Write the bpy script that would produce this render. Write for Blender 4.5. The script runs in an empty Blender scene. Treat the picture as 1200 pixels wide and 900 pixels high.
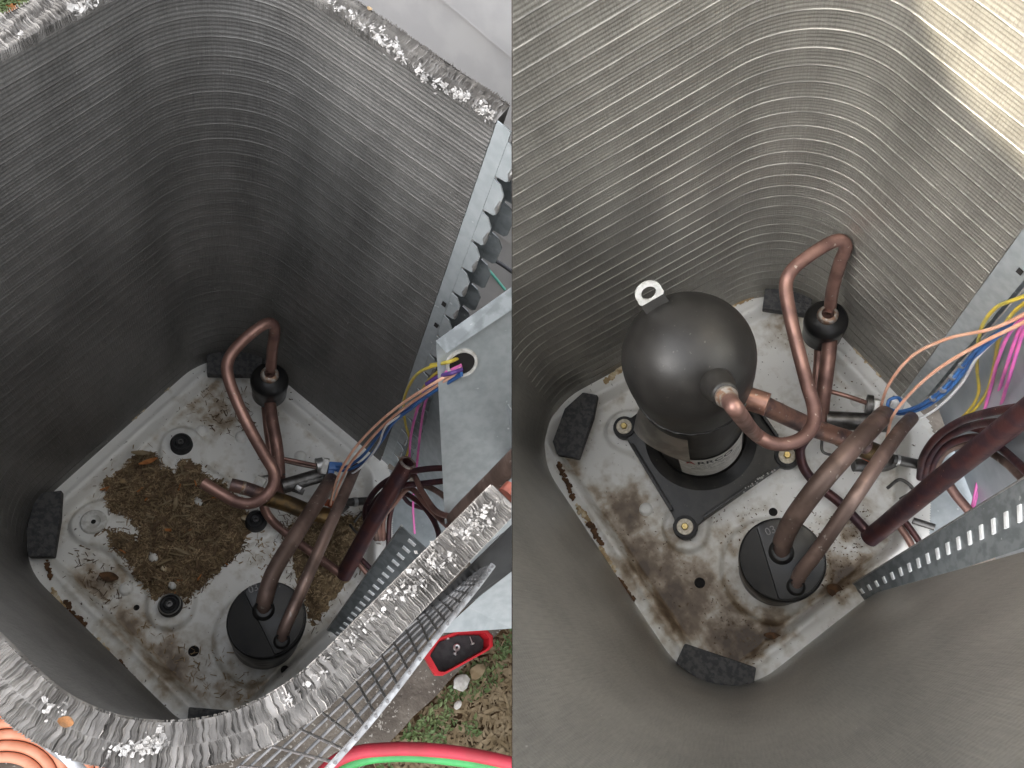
import bpy, bmesh, math, random
import numpy as np
from mathutils import Vector, Matrix, noise

random.seed(7); np.random.seed(7)
scene = bpy.context.scene
COL = scene.collection

# ------------------------------------------------------------------ camera
FPX = 900.0                      # focal length in units of a 1200 px wide frame
CAMZ = 1.75
TILT = math.atan2(.352, .893)
cam_data = bpy.data.cameras.new('camera')
cam_data.sensor_width = 36.0
cam_data.lens = 36.0 * FPX / 1200.0
cam_data.clip_start = 0.01
cam_data.clip_end = 200.0
cam = bpy.data.objects.new('camera', cam_data)
COL.objects.link(cam)
cam.location = (0, 0, CAMZ)
cam.rotation_euler = (TILT, 0, 0)
scene.camera = cam

# ------------------------------------------------------------------ sky, sun, exposure
SUN_STRENGTH = 2.0
SKY_STRENGTH = 0.15
EXPOSURE = 2.95
world = bpy.data.worlds.new('World')
scene.world = world
world.use_nodes = True

def rod(w):
    w = np.array(w, float); t = np.linalg.norm(w); k = w / t
    K = np.array([[0, -k[2], k[1]], [k[2], 0, -k[0]], [-k[1], k[0], 0]])
    return np.eye(3) + math.sin(t) * K + (1 - math.cos(t)) * K @ K

# the two condenser units: pose of each base pan relative to the viewer (x right, y down, z forward)
POSE = [((2.4559609841, 0.9462307209, 0.1695198951), (-0.5614835673, 0.3098141955, 1.5777898001)),
        ((2.6077388092, 1.3609371722, -0.5665260438), (0.4560883572, 0.1789294530, 1.4937810251))]
RR = [rod(p[0]) for p in POSE]
TT = [np.array(p[1]) for p in POSE]
CAMM = Matrix.Translation((0, 0, CAMZ)) @ Matrix.Rotation(TILT, 4, 'X')
FLIP = Matrix(((1, 0, 0, 0), (0, -1, 0, 0), (0, 0, -1, 0), (0, 0, 0, 1)))
UM = []
for k in (0, 1):
    m = Matrix.Identity(4)
    for i in range(3):
        for j in range(3):
            m[i][j] = RR[k][i, j]
        m[i][3] = TT[k][i]
    UM.append(CAMM @ FLIP @ m)

SUN_LOCAL = Vector((.26, 1.0, -.84)).normalized()          # in the frame of the serviced unit
SUN_DIR = (UM[1].to_3x3() @ SUN_LOCAL).normalized()
sun_data = bpy.data.lights.new('sun', 'SUN')
sun_data.energy = SUN_STRENGTH
sun_data.angle = math.radians(0.5)
sun_data.color = (1.0, 0.90, 0.72)
sun = bpy.data.objects.new('sun', sun_data)
COL.objects.link(sun)
sun.location = (-3, -1, 4)
sun.rotation_euler = SUN_DIR.to_track_quat('-Z', 'Y').to_euler()
nt = world.node_tree
for n in list(nt.nodes):
    nt.nodes.remove(n)
wo = nt.nodes.new('ShaderNodeOutputWorld')
bg = nt.nodes.new('ShaderNodeBackground')
sky = nt.nodes.new('ShaderNodeTexSky')
sky.sky_type = 'NISHITA'
sky.sun_disc = False
sky.sun_elevation = math.asin(-SUN_DIR.z)
sky.sun_rotation = math.atan2(-SUN_DIR.x, -SUN_DIR.y)
sky.air_density = 1.0
sky.dust_density = 4.0
hs = nt.nodes.new('ShaderNodeHueSaturation')
hs.inputs['Saturation'].default_value = 0.18               # thin high cloud
nt.links.new(sky.outputs[0], hs.inputs['Color'])
nt.links.new(hs.outputs[0], bg.inputs[0])
nt.links.new(bg.outputs[0], wo.inputs[0])
bg.inputs[1].default_value = SKY_STRENGTH
scene.view_settings.view_transform = 'Standard'
scene.view_settings.look = 'None'
scene.view_settings.gamma = 1.0
scene.view_settings.use_curve_mapping = False
scene.view_settings.exposure = EXPOSURE
scene.cycles.max_bounces = 5
scene.cycles.diffuse_bounces = 4
scene.cycles.glossy_bounces = 3
scene.cycles.transmission_bounces = 2

# ------------------------------------------------------------------ placing helpers
def _ray(k, x, y):
    R = RR[k]
    return -R.T @ TT[k], R.T @ np.array([(x - 600) / FPX, (y - 450) / FPX, 1.0])

def P(k, x, y, z):
    """point of unit k at height z above its pan that the photograph shows at x, y"""
    o, d = _ray(k, x, y)
    return Vector(o + d * (z - o[2]) / d[2])

def PY(k, x, y, c):
    o, d = _ray(k, x, y)
    return Vector(o + d * (c - o[1]) / d[1])

# ------------------------------------------------------------------ materials
def new_mat(name):
    m = bpy.data.materials.new(name)
    m.use_nodes = True
    t = m.node_tree
    return m, t, t.nodes['Principled BSDF']

def mat(name, c1, c2=None, scale=30, rough=.5, metal=0.0, bump=0.0, bscale=200, lo=.4, hi=.6, detail=4,
        rough2=None, spec=.5, coat=0.0, speck=None, bdist=.002):
    m, t, b = new_mat(name)
    tc = t.nodes.new('ShaderNodeTexCoord')
    def noise_node(s, d=3.0):
        n = t.nodes.new('ShaderNodeTexNoise'); n.inputs['Scale'].default_value = s; n.inputs['Detail'].default_value = d
        t.links.new(tc.outputs['Object'], n.inputs['Vector']); return n
    b.inputs['Base Color'].default_value = (*c1, 1)
    b.inputs['Roughness'].default_value = rough
    b.inputs['Metallic'].default_value = metal
    b.inputs['Specular IOR Level'].default_value = spec
    b.inputs['Coat Weight'].default_value = coat
    out = None
    if c2:
        n = noise_node(scale, detail)
        mr = t.nodes.new('ShaderNodeMapRange'); mr.inputs[1].default_value = lo; mr.inputs[2].default_value = hi
        mr.interpolation_type = 'SMOOTHSTEP'
        t.links.new(n.outputs[0], mr.inputs[0])
        mx = t.nodes.new('ShaderNodeMix'); mx.data_type = 'RGBA'
        mx.inputs[6].default_value = (*c1, 1); mx.inputs[7].default_value = (*c2, 1)
        t.links.new(mr.outputs[0], mx.inputs[0])
        out = mx.outputs[2]
        if rough2 is not None:
            mr2 = t.nodes.new('ShaderNodeMapRange')
            mr2.inputs[3].default_value = rough; mr2.inputs[4].default_value = rough2
            t.links.new(mr.outputs[0], mr2.inputs[0]); t.links.new(mr2.outputs[0], b.inputs['Roughness'])
    if speck:
        col, sc, th = speck
        n = noise_node(sc, 2.0)
        mr = t.nodes.new('ShaderNodeMapRange'); mr.inputs[1].default_value = th; mr.inputs[2].default_value = th + .04
        t.links.new(n.outputs[0], mr.inputs[0])
        mx = t.nodes.new('ShaderNodeMix'); mx.data_type = 'RGBA'
        mx.inputs[6].default_value = (*c1, 1); mx.inputs[7].default_value = (*col, 1)
        if out: t.links.new(out, mx.inputs[6])
        t.links.new(mr.outputs[0], mx.inputs[0]); out = mx.outputs[2]
    if out:
        t.links.new(out, b.inputs['Base Color'])
    if bump:
        n = noise_node(bscale)
        bp = t.nodes.new('ShaderNodeBump'); bp.inputs['Strength'].default_value = bump; bp.inputs['Distance'].default_value = bdist
        t.links.new(n.outputs[0], bp.inputs['Height']); t.links.new(bp.outputs[0], b.inputs['Normal'])
    return m

M = {}
M['copper'] = mat('weathered_copper', (.36, .205, .165), (.17, .095, .08), 18, .36, .6, .15, 300, .35, .7, rough2=.55, speck=((.45, .36, .30), 120, .70))
M['copper_new'] = mat('brazed_copper', (.36, .20, .15), (.13, .09, .09), 30, .36, .6, .15, 300, .4, .65, rough2=.5, speck=((.5, .42, .36), 110, .68))
M['copper_dark'] = mat('dark_red_copper', (.085, .034, .033), (.055, .028, .034), 35, .36, .45, .15, 250, rough2=.5, speck=((.30, .19, .15), 150, .72))
M['copper_brown'] = mat('brown_oxidised_copper', (.25, .172, .143), (.125, .085, .07), 16, .40, .55, .2, 220, rough2=.55, speck=((.33, .28, .25), 90, .68))
M['brass'] = mat('tarnished_brass', (.16, .10, .04), (.08, .055, .03), 40, .42, .7, .1, 200)
M['braze'] = mat('braze_ring', (.42, .38, .34), (.28, .17, .11), 120, .5, .6, .4, 300)
M['steel_dark'] = mat('dark_steel_tube', (.13, .125, .12), (.08, .075, .07), 60, .38, .7, .1, 200)
M['steel_light'] = mat('plain_steel', (.55, .55, .54), (.42, .41, .40), 80, .36, .8, .1, 200)
M['black_paint'] = mat('black_shell_paint', (.019, .0175, .016), (.027, .025, .0225), 20, .42, 0, .10, 260, speck=((.060, .056, .050), 170, .70), spec=.42, rough2=.5)
M['black_gloss'] = mat('black_gloss_paint', (.009, .009, .010), (.017, .016, .015), 25, .30, 0, .04, 300, spec=.32, rough2=.42, speck=((.10, .09, .08), 170, .74))
M['base_black'] = mat('black_base_paint', (.012, .0115, .011), (.022, .020, .018), 40, .45, 0, .06, 300, spec=.45, speck=((.09, .08, .065), 150, .70))
M['rubber'] = mat('black_rubber', (.017, .017, .018), (.03, .029, .028), 60, .7, 0, .25, 300)
M['pad'] = mat('dusty_foam_rubber', (.045, .045, .048), (.085, .083, .080), 120, .85, 0, .8, 180, bdist=.004)
M['galv'] = mat('galvanised_sheet', (.42, .45, .46), (.34, .37, .38), 60, .42, .35, .05, 60, .3, .7, rough2=.52, speck=((.62, .64, .64), 60, .72))
M['galv_dark'] = mat('dark_galvanised', (.24, .26, .265), (.17, .185, .19), 60, .42, .4, .08, 80, rough2=.5, speck=((.45, .46, .46), 80, .71))
M['slot'] = mat('bright_pressed_metal', (.80, .81, .80), (.7, .7, .7), 80, .35, .1)  # bright tone imitates light showing through the bracket slots
M['white_plastic'] = mat('white_plastic', (.66, .65, .62), (.5, .48, .44), 90, .5)
M['white_wire'] = mat('white_coated_wire', (.62, .63, .65), (.42, .42, .43), 70, .5, 0, .1, 200)
M['grey_wire'] = mat('grey_coated_wire', (.20, .20, .205), (.32, .31, .31), 60, .5, .2, .1, 200)
M['label_paper'] = mat('label_paper', (.78, .76, .71), (.66, .64, .58), 70, .6)
M['ink_red'] = mat('red_ink', (.55, .03, .03), rough=.6)
M['ink_black'] = mat('black_ink', (.02, .02, .02), rough=.6)
M['w_peach'] = mat('peach_insulation', (.78, .45, .32), (.70, .36, .24), 30, .42)
M['w_blue'] = mat('blue_insulation', (.05, .16, .42), (.04, .11, .30), 30, .42)
M['w_white'] = mat('white_insulation', (.72, .72, .72), rough=.42)
M['w_yellow'] = mat('yellow_insulation', (.58, .44, .06), (.45, .38, .08), 30, .42)
M['w_pink'] = mat('pink_insulation', (.72, .15, .42), (.6, .13, .42), 30, .42)
M['w_purple'] = mat('purple_insulation', (.10, .05, .22), rough=.45)
M['w_orange'] = mat('orange_tape', (.50, .12, .04), (.35, .09, .04), 60, .55)
M['red_plastic'] = mat('red_tray_plastic', (.55, .015, .025), (.45, .012, .02), 20, .38)
M['mat_black'] = mat('black_tray_mat', (.02, .02, .022), (.035, .035, .036), 80, .65, 0, .2, 300)
M['hose_red'] = mat('red_hose_rubber', (.50, .035, .06), (.40, .035, .05), 20, .5, 0, .05, 300)
M['hose_green'] = mat('green_hose_rubber', (.06, .36, .10), (.05, .28, .08), 20, .42, 0, .05, 300)
M['hose_orange'] = mat('orange_hose_rubber', (.72, .31, .19), (.64, .25, .14), 25, .5)
M['dark_cable'] = mat('dark_cable', (.03, .03, .035), rough=.5)
M['teal_cable'] = mat('teal_cable', (.10, .38, .30), rough=.5)
M['siding'] = mat('white_vinyl_siding', (.50, .50, .505), (.45, .45, .46), 14, .5, 0, .1, 120)
M['concrete'] = mat('rough_concrete', (.16, .135, .11), (.10, .082, .066), 14, .9, 0, .8, 90, speck=((.34, .31, .27), 160, .64), bdist=.004)
M['soil'] = mat('brown_soil', (.125, .070, .032), (.070, .043, .022), 14, .95, 0, 1.0, 60, speck=((.25, .17, .09), 100, .62), bdist=.01)
M['litter'] = mat('brown_leaf_litter', (.21, .148, .080), (.11, .073, .040), 60, .95, 0, 1.0, 180, .35, .65, speck=((.30, .225, .13), 150, .58), bdist=.006)
M['chip_a'] = mat('tan_chip', (.38, .275, .16), (.25, .17, .09), 40, .9)
M['chip_b'] = mat('dark_brown_chip', (.17, .11, .06), (.10, .063, .035), 40, .9)
M['chip_c'] = mat('pale_straw', (.25, .19, .115), (.18, .13, .07), 40, .9)
M['chip_orange'] = mat('orange_brown_leaf', (.42, .16, .045), (.30, .11, .03), 80, .8, 0, .5, 200)
M['leaf_dull'] = mat('dull_orange_leaf', (.28, .125, .045), (.17, .085, .035), 160, .85, 0, .8, 260)
M['flake_gap_light'] = mat('cream_flake_gap_light', (.62, .52, .36), (.36, .25, .13), 70, .8, 0, .3, 200)
M['rust'] = mat('brown_rust', (.13, .065, .03), (.07, .038, .02), 80, .95, 0, .6, 250)
M['leaf'] = mat('weed_leaf', (.07, .115, .03), (.11, .14, .045), 20, .6)
M['stone'] = mat('pale_stone', (.55, .53, .50), (.42, .40, .36), 60, .8, 0, .4, 100)
M['oxide'] = mat('white_oxide', (.50, .48, .46), (.36, .34, .32), 90, .9, 0, .8, 260)
M['shade_screen'] = mat('shade_screen_wood', (.22, .16, .10), (.15, .11, .07), 10, .8)
M['hole'] = mat('drain_hole_dark', (.012, .010, .009), rough=.9)

def fin_mat(name, dark, light, metal=.55, rough=.48):
    m, t, b = new_mat(name)
    uv = t.nodes.new('ShaderNodeUVMap')
    sep = t.nodes.new('ShaderNodeSeparateXYZ'); t.links.new(uv.outputs[0], sep.inputs[0])
    # fine upright fins
    mpw = t.nodes.new('ShaderNodeMapping'); mpw.inputs['Scale'].default_value = (640, 26, 1)
    t.links.new(uv.outputs[0], mpw.inputs[0])
    w = t.nodes.new('ShaderNodeTexNoise'); w.inputs['Scale'].default_value = 1.0; w.inputs['Detail'].default_value = 2.0
    t.links.new(mpw.outputs[0], w.inputs['Vector'])
    # blotches stretched along the fins
    mp = t.nodes.new('ShaderNodeMapping'); mp.inputs['Scale'].default_value = (9, 3.0, 1)
    t.links.new(uv.outputs[0], mp.inputs[0])
    n = t.nodes.new('ShaderNodeTexNoise'); n.inputs['Scale'].default_value = 1.6; n.inputs['Detail'].default_value = 4
    t.links.new(mp.outputs[0], n.inputs['Vector'])
    n2 = t.nodes.new('ShaderNodeTexNoise'); n2.inputs['Scale'].default_value = 420; n2.inputs['Detail'].default_value = 1
    t.links.new(uv.outputs[0], n2.inputs['Vector'])
    add = t.nodes.new('ShaderNodeMath'); add.operation = 'MULTIPLY_ADD'; add.inputs[1].default_value = .75
    t.links.new(w.outputs[0], add.inputs[0]); t.links.new(n.outputs[0], add.inputs[2])
    add2 = t.nodes.new('ShaderNodeMath'); add2.operation = 'MULTIPLY_ADD'; add2.inputs[1].default_value = .45
    t.links.new(n2.outputs[0], add2.inputs[0]); t.links.new(add.outputs[0], add2.inputs[2])
    mr = t.nodes.new('ShaderNodeMapRange'); mr.inputs[1].default_value = .70; mr.inputs[2].default_value = 1.50
    t.links.new(add2.outputs[0], mr.inputs[0])
    mx = t.nodes.new('ShaderNodeMix'); mx.data_type = 'RGBA'
    mx.inputs[6].default_value = (*dark, 1); mx.inputs[7].default_value = (*light, 1)
    t.links.new(mr.outputs[0], mx.inputs[0])
    # bent fin nicks
    mp2 = t.nodes.new('ShaderNodeMapping'); mp2.inputs['Scale'].default_value = (330, 60, 1)
    t.links.new(uv.outputs[0], mp2.inputs[0])
    v = t.nodes.new('ShaderNodeTexNoise'); v.inputs['Scale'].default_value = 1.0; v.inputs['Detail'].default_value = 1
    t.links.new(mp2.outputs[0], v.inputs['Vector'])
    mrv = t.nodes.new('ShaderNodeMapRange'); mrv.inputs[1].default_value = .77; mrv.inputs[2].default_value = .83
    t.links.new(v.outputs[0], mrv.inputs[0])
    mx2 = t.nodes.new('ShaderNodeMix'); mx2.data_type = 'RGBA'; mx2.inputs[7].default_value = (.6, .58, .55, 1)
    t.links.new(mx.outputs[2], mx2.inputs[6]); t.links.new(mrv.outputs[0], mx2.inputs[0])
    t.links.new(mx2.outputs[2], b.inputs['Base Color'])
    b.inputs['Metallic'].default_value = metal
    b.inputs['Roughness'].default_value = rough
    bp = t.nodes.new('ShaderNodeBump'); bp.inputs['Strength'].default_value = .35; bp.inputs['Distance'].default_value = .0015
    t.links.new(add2.outputs[0], bp.inputs['Height']); t.links.new(bp.outputs[0], b.inputs['Normal'])
    return m
M['fins'] = fin_mat('dark_aluminium_fins', (.105, .102, .097), (.27, .262, .25))
M['fins_sun_bounce'] = fin_mat('sun_bounce_aluminium_fins', (.195, .186, .166), (.42, .40, .357), .55, .34)  # right coil's sun bounce put into a lighter, warmer fin colour
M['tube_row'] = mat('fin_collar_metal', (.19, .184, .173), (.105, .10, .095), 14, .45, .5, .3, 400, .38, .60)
M['tube_row_sun_bounce'] = mat('sun_bounce_fin_collar_metal', (.44, .42, .378), (.20, .192, .174), 12, .38, .5, .3, 400, .40, .60)  # brighter collar copy for the right coil, sun bounce in its colour
M['fin_edge'] = mat('bent_fin_edges', (.47, .445, .42), (.33, .31, .29), 45, .9, .0, .3, 300, .35, .65)

def pan_mat():
    m, t, b = new_mat('grey_painted_pan')
    tc = t.nodes.new('ShaderNodeTexCoord')
    at = t.nodes.new('ShaderNodeAttribute'); at.attribute_name = 'dirt'
    def nz(s, d=5):
        n = t.nodes.new('ShaderNodeTexNoise'); n.inputs['Scale'].default_value = s; n.inputs['Detail'].default_value = d
        t.links.new(tc.outputs['Object'], n.inputs['Vector']); return n
    n1, n2, n3 = nz(22), nz(140, 3), nz(60, 5)
    s1 = t.nodes.new('ShaderNodeMath'); s1.operation = 'MULTIPLY_ADD'; s1.inputs[1].default_value = 1.5
    t.links.new(n1.outputs[0], s1.inputs[0]); t.links.new(at.outputs['Fac'], s1.inputs[2])
    s2 = t.nodes.new('ShaderNodeMath'); s2.operation = 'MULTIPLY_ADD'; s2.inputs[1].default_value = .9
    t.links.new(n3.outputs[0], s2.inputs[0]); t.links.new(s1.outputs[0], s2.inputs[2])
    cr = t.nodes.new('ShaderNodeValToRGB')
    e = cr.color_ramp.elements
    mr = t.nodes.new('ShaderNodeMapRange'); mr.inputs[1].default_value = 1.0; mr.inputs[2].default_value = 2.4
    t.links.new(s2.outputs[0], mr.inputs[0])
    e[0].position = .15; e[0].color = (.76, .745, .705, 1)
    e[1].position = .95; e[1].color = (.085, .055, .032, 1)
    x = e.new(.38); x.color = (.58, .545, .48, 1)
    x = e.new(.52); x.color = (.40, .33, .25, 1)
    x = e.new(.72); x.color = (.19, .135, .085, 1)
    t.links.new(mr.outputs[0], cr.inputs[0])
    mr3 = t.nodes.new('ShaderNodeMapRange'); mr3.inputs[1].default_value = .68; mr3.inputs[2].default_value = .74
    t.links.new(n2.outputs[0], mr3.inputs[0])
    mx = t.nodes.new('ShaderNodeMix'); mx.data_type = 'RGBA'; mx.inputs[7].default_value = (.10, .075, .055, 1)
    t.links.new(cr.outputs[0], mx.inputs[6]); t.links.new(mr3.outputs[0], mx.inputs[0])
    t.links.new(mx.outputs[2], b.inputs['Base Color'])
    b.inputs['Roughness'].default_value = .5
    bp = t.nodes.new('ShaderNodeBump'); bp.inputs['Strength'].default_value = .25; bp.inputs['Distance'].default_value = .002
    t.links.new(n3.outputs[0], bp.inputs['Height']); t.links.new(bp.outputs[0], b.inputs['Normal'])
    return m
M['pan'] = pan_mat()

# ------------------------------------------------------------------ object helpers
GAP = 0.0006
def frame(k, base=(0, 0, 0)):
    return (UM[k] if k is not None else Matrix.Identity(4)) @ Matrix.Translation(Vector(base))

def clip(bm, mw, k, cap=True):
    """each photographed place ends at the upright plane between the two"""
    if k is None or not bm.verts:
        return
    sgn = -1 if k == 0 else 1
    xs = [sgn * (mw @ v.co).x for v in bm.verts]
    if min(xs) > GAP:
        return
    if max(xs) <= GAP:
        bmesh.ops.delete(bm, geom=bm.verts[:], context='VERTS'); return
    inv = mw.inverted()
    co = inv @ Vector((sgn * GAP, 0, 0)); no = (inv.to_3x3() @ Vector((sgn, 0, 0))).normalized()
    r = bmesh.ops.bisect_plane(bm, geom=bm.verts[:] + bm.edges[:] + bm.faces[:], dist=1e-6, plane_co=co, plane_no=no, clear_inner=True)
    if cap:
        ed = [e for e in r['geom_cut'] if isinstance(e, bmesh.types.BMEdge) and len(e.link_faces) == 1]
        if ed:
            try: bmesh.ops.holes_fill(bm, edges=ed, sides=0)
            except Exception: pass

def thing(name, label, cat, k, base=(0, 0, 0), group=None):
    o = bpy.data.objects.new(name, None); COL.objects.link(o)
    o.empty_display_size = .05
    o.matrix_world = frame(k, base)
    o['label'] = label; o['category'] = cat
    if group: o['group'] = group
    o['_k'] = -1 if k is None else k
    BASE[o.name] = (k, Vector(base))
    return o
BASE = {}

def add(name, bm, material, parent=None, k=None, base=(0, 0, 0), label=None, cat=None, group=None, kind=None,
        smooth=None, cap=True, keep_empty=False):
    """bm in unit coordinates -> one mesh object"""
    if parent is not None:
        root = parent
        while root.parent: root = root.parent
        k, base = BASE[root.name]
    bmesh.ops.translate(bm, verts=bm.verts, vec=-Vector(base))
    clip(bm, frame(k, base), k, cap)
    if not bm.verts:
        bm.free(); return None
    me = bpy.data.meshes.new(name); bm.to_mesh(me); bm.free()
    me.materials.append(M[material] if isinstance(material, str) else material)
    if smooth is not None:
        me.polygons.foreach_set('use_smooth', [True] * len(me.polygons))
        if smooth < 179:
            me.set_sharp_from_angle(angle=math.radians(smooth))
    o = bpy.data.objects.new(name, me); COL.objects.link(o)
    if parent is not None:
        o.parent = parent
        o.matrix_parent_inverse = Matrix.Identity(4)
    else:
        o.matrix_world = frame(k, base)
        BASE[o.name] = (k, Vector(base))
    if label: o['label'] = label
    if cat: o['category'] = cat
    if group: o['group'] = group
    if kind: o['kind'] = kind
    return o

def spline(pts, n=10):
    pts = [Vector(p) for p in pts]
    if len(pts) == 2:
        return pts
    out = []
    ext = [2 * pts[0] - pts[1]] + pts + [2 * pts[-1] - pts[-2]]
    for i in range(1, len(ext) - 2):
        p0, p1, p2, p3 = ext[i - 1:i + 3]
        # centripetal style tangents keep bends tight
        d1 = max((p2 - p1).length, 1e-6); d0 = max((p1 - p0).length, 1e-6); d2 = max((p3 - p2).length, 1e-6)
        m1 = ((p1 - p0) / d0 * d1 + (p2 - p1) * (d0 / d1) * d1 / d0 * (d0 / d1)) if False else (p2 - p0) * (d1 / (d0 + d1))
        m2 = (p3 - p1) * (d1 / (d1 + d2))
        for j in range(n):
            t = j / n; t2 = t * t; t3 = t2 * t
            out.append((2*t3 - 3*t2 + 1) * p1 + (t3 - 2*t2 + t) * m1 + (-2*t3 + 3*t2) * p2 + (t3 - t2) * m2)
    out.append(pts[-1])
    return out

def tube_bm(path, r, seg=12, bm=None, hollow=False, closed=False):
    bm = bm or bmesh.new()
    path = [Vector(p) for p in path]
    n = len(path)
    rs = r if isinstance(r, (list, tuple)) else [r] * n
    up = None; rings = []
    for i, p in enumerate(path):
        a = path[max(i - 1, 0)]; b = path[min(i + 1, n - 1)]
        if closed: a = path[(i - 1) % n]; b = path[(i + 1) % n]
        t = (b - a).normalized()
        if up is None:
            up = t.orthogonal().normalized()
        else:
            up = (up - t * up.dot(t))
            up = up.normalized() if up.length > 1e-6 else t.orthogonal().normalized()
        s = t.cross(up)
        rings.append([bm.verts.new(p + (up * math.cos(q) + s * math.sin(q)) * rs[i]) for q in (2 * math.pi * j / seg for j in range(seg))])
    for i in range(n - 1 + (1 if closed else 0)):
        A, B = rings[i], rings[(i + 1) % n]
        for j in range(seg):
            bm.faces.new((A[j], A[(j + 1) % seg], B[(j + 1) % seg], B[j]))
    if not closed:
        for ring, pt, d in ((rings[0], path[0], (path[1] - path[0]).normalized()), (rings[-1], path[-1], (path[-2] - path[-1]).normalized())):
            if hollow:
                rr = rs[0]
                inner = [bm.verts.new(pt + (v.co - pt) * .72) for v in ring]
                deep = [bm.verts.new(pt + (v.co - pt) * .70 + d * rr * 2.2) for v in ring]
                for j in range(seg):
                    q = (j + 1) % seg
                    bm.faces.new((ring[j], inner[j], inner[q], ring[q])); bm.faces.new((inner[j], deep[j], deep[q], inner[q]))
                bm.faces.new(deep)
            else:
                bm.faces.new(ring)
    bmesh.ops.recalc_face_normals(bm, faces=bm.faces)
    return bm

def lathe_bm(profile, center, seg=40, axis=None, bm=None):
    """profile: list of (r, z)"""
    bm = bm or bmesh.new()
    c = Vector(center)
    Q = Matrix.Identity(3) if axis is None else Vector((0, 0, 1)).rotation_difference(Vector(axis)).to_matrix()
    rings = []
    for r, z in profile:
        if r < 1e-6:
            rings.append([bm.verts.new(c + Q @ Vector((0, 0, z)))])
        else:
            rings.append([bm.verts.new(c + Q @ Vector((r * math.cos(a), r * math.sin(a), z))) for a in (2 * math.pi * j / seg for j in range(seg))])
    for A, B in zip(rings, rings[1:]):
        for j in range(seg):
            q = (j + 1) % seg
            if len(A) == 1 and len(B) == 1: continue
            if len(A) == 1: bm.faces.new((A[0], B[q], B[j]))
            elif len(B) == 1: bm.faces.new((A[j], A[q], B[0]))
            else: bm.faces.new((A[j], A[q], B[q], B[j]))
    bmesh.ops.recalc_face_normals(bm, faces=bm.faces)
    return bm

def prism_bm(top, thick, bm=None, bevel=0.0, direction=None):
    """polygon of points, extruded by thick along -normal (or direction)"""
    own = bmesh.new()
    top = [Vector(p) for p in top]
    n = Vector((0, 0, 0))
    for i in range(len(top)):
        a, b = top[i], top[(i + 1) % len(top)]
        n += a.cross(b)
    n.normalize()
    d = (direction.normalized() if direction is not None else -n) * thick
    A = [own.verts.new(p) for p in top]; B = [own.verts.new(p + d) for p in top]
    m = len(top)
    own.faces.new(A); own.faces.new(B[::-1])
    for i in range(m):
        own.faces.new((A[i], B[i], B[(i + 1) % m], A[(i + 1) % m]))
    bmesh.ops.recalc_face_normals(own, faces=own.faces)
    if bevel:
        bmesh.ops.bevel(own, geom=own.edges[:], offset=bevel, segments=2, profile=.6, affect='EDGES')
    if bm is None:
        return own
    me = bpy.data.meshes.new('tmp'); own.to_mesh(me); own.free(); bm.from_mesh(me); bpy.data.meshes.remove(me)
    return bm

def box_bm(c, size, rot=None, bevel=0.0, bm=None):
    own = bmesh.new()
    bmesh.ops.create_cube(own, size=1.0)
    bmesh.ops.scale(own, verts=own.verts, vec=Vector(size))
    if bevel: bmesh.ops.bevel(own, geom=own.edges[:], offset=bevel, segments=2, profile=.6, affect='EDGES')
    if rot is not None: bmesh.ops.transform(own, matrix=rot.to_4x4(), verts=own.verts)
    bmesh.ops.translate(own, verts=own.verts, vec=Vector(c))
    if bm is None: return own
    me = bpy.data.meshes.new('tmp'); own.to_mesh(me); own.free(); bm.from_mesh(me); bpy.data.meshes.remove(me)
    return bm

def ppath(k, pts, n=10):
    return spline([P(k, *p) for p in pts], n)

def line_hit(a, b, c, d):
    """2-D intersection of lines ab and cd"""
    x1, y1, x2, y2, x3, y3, x4, y4 = a.x, a.y, b.x, b.y, c.x, c.y, d.x, d.y
    D = (x1 - x2) * (y3 - y4) - (y1 - y2) * (x3 - x4)
    px = ((x1*y2 - y1*x2) * (x3 - x4) - (x1 - x2) * (x3*y4 - y3*x4)) / D
    py = ((x1*y2 - y1*x2) * (y3 - y4) - (y1 - y2) * (x3*y4 - y3*x4)) / D
    return Vector((px, py))

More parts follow.
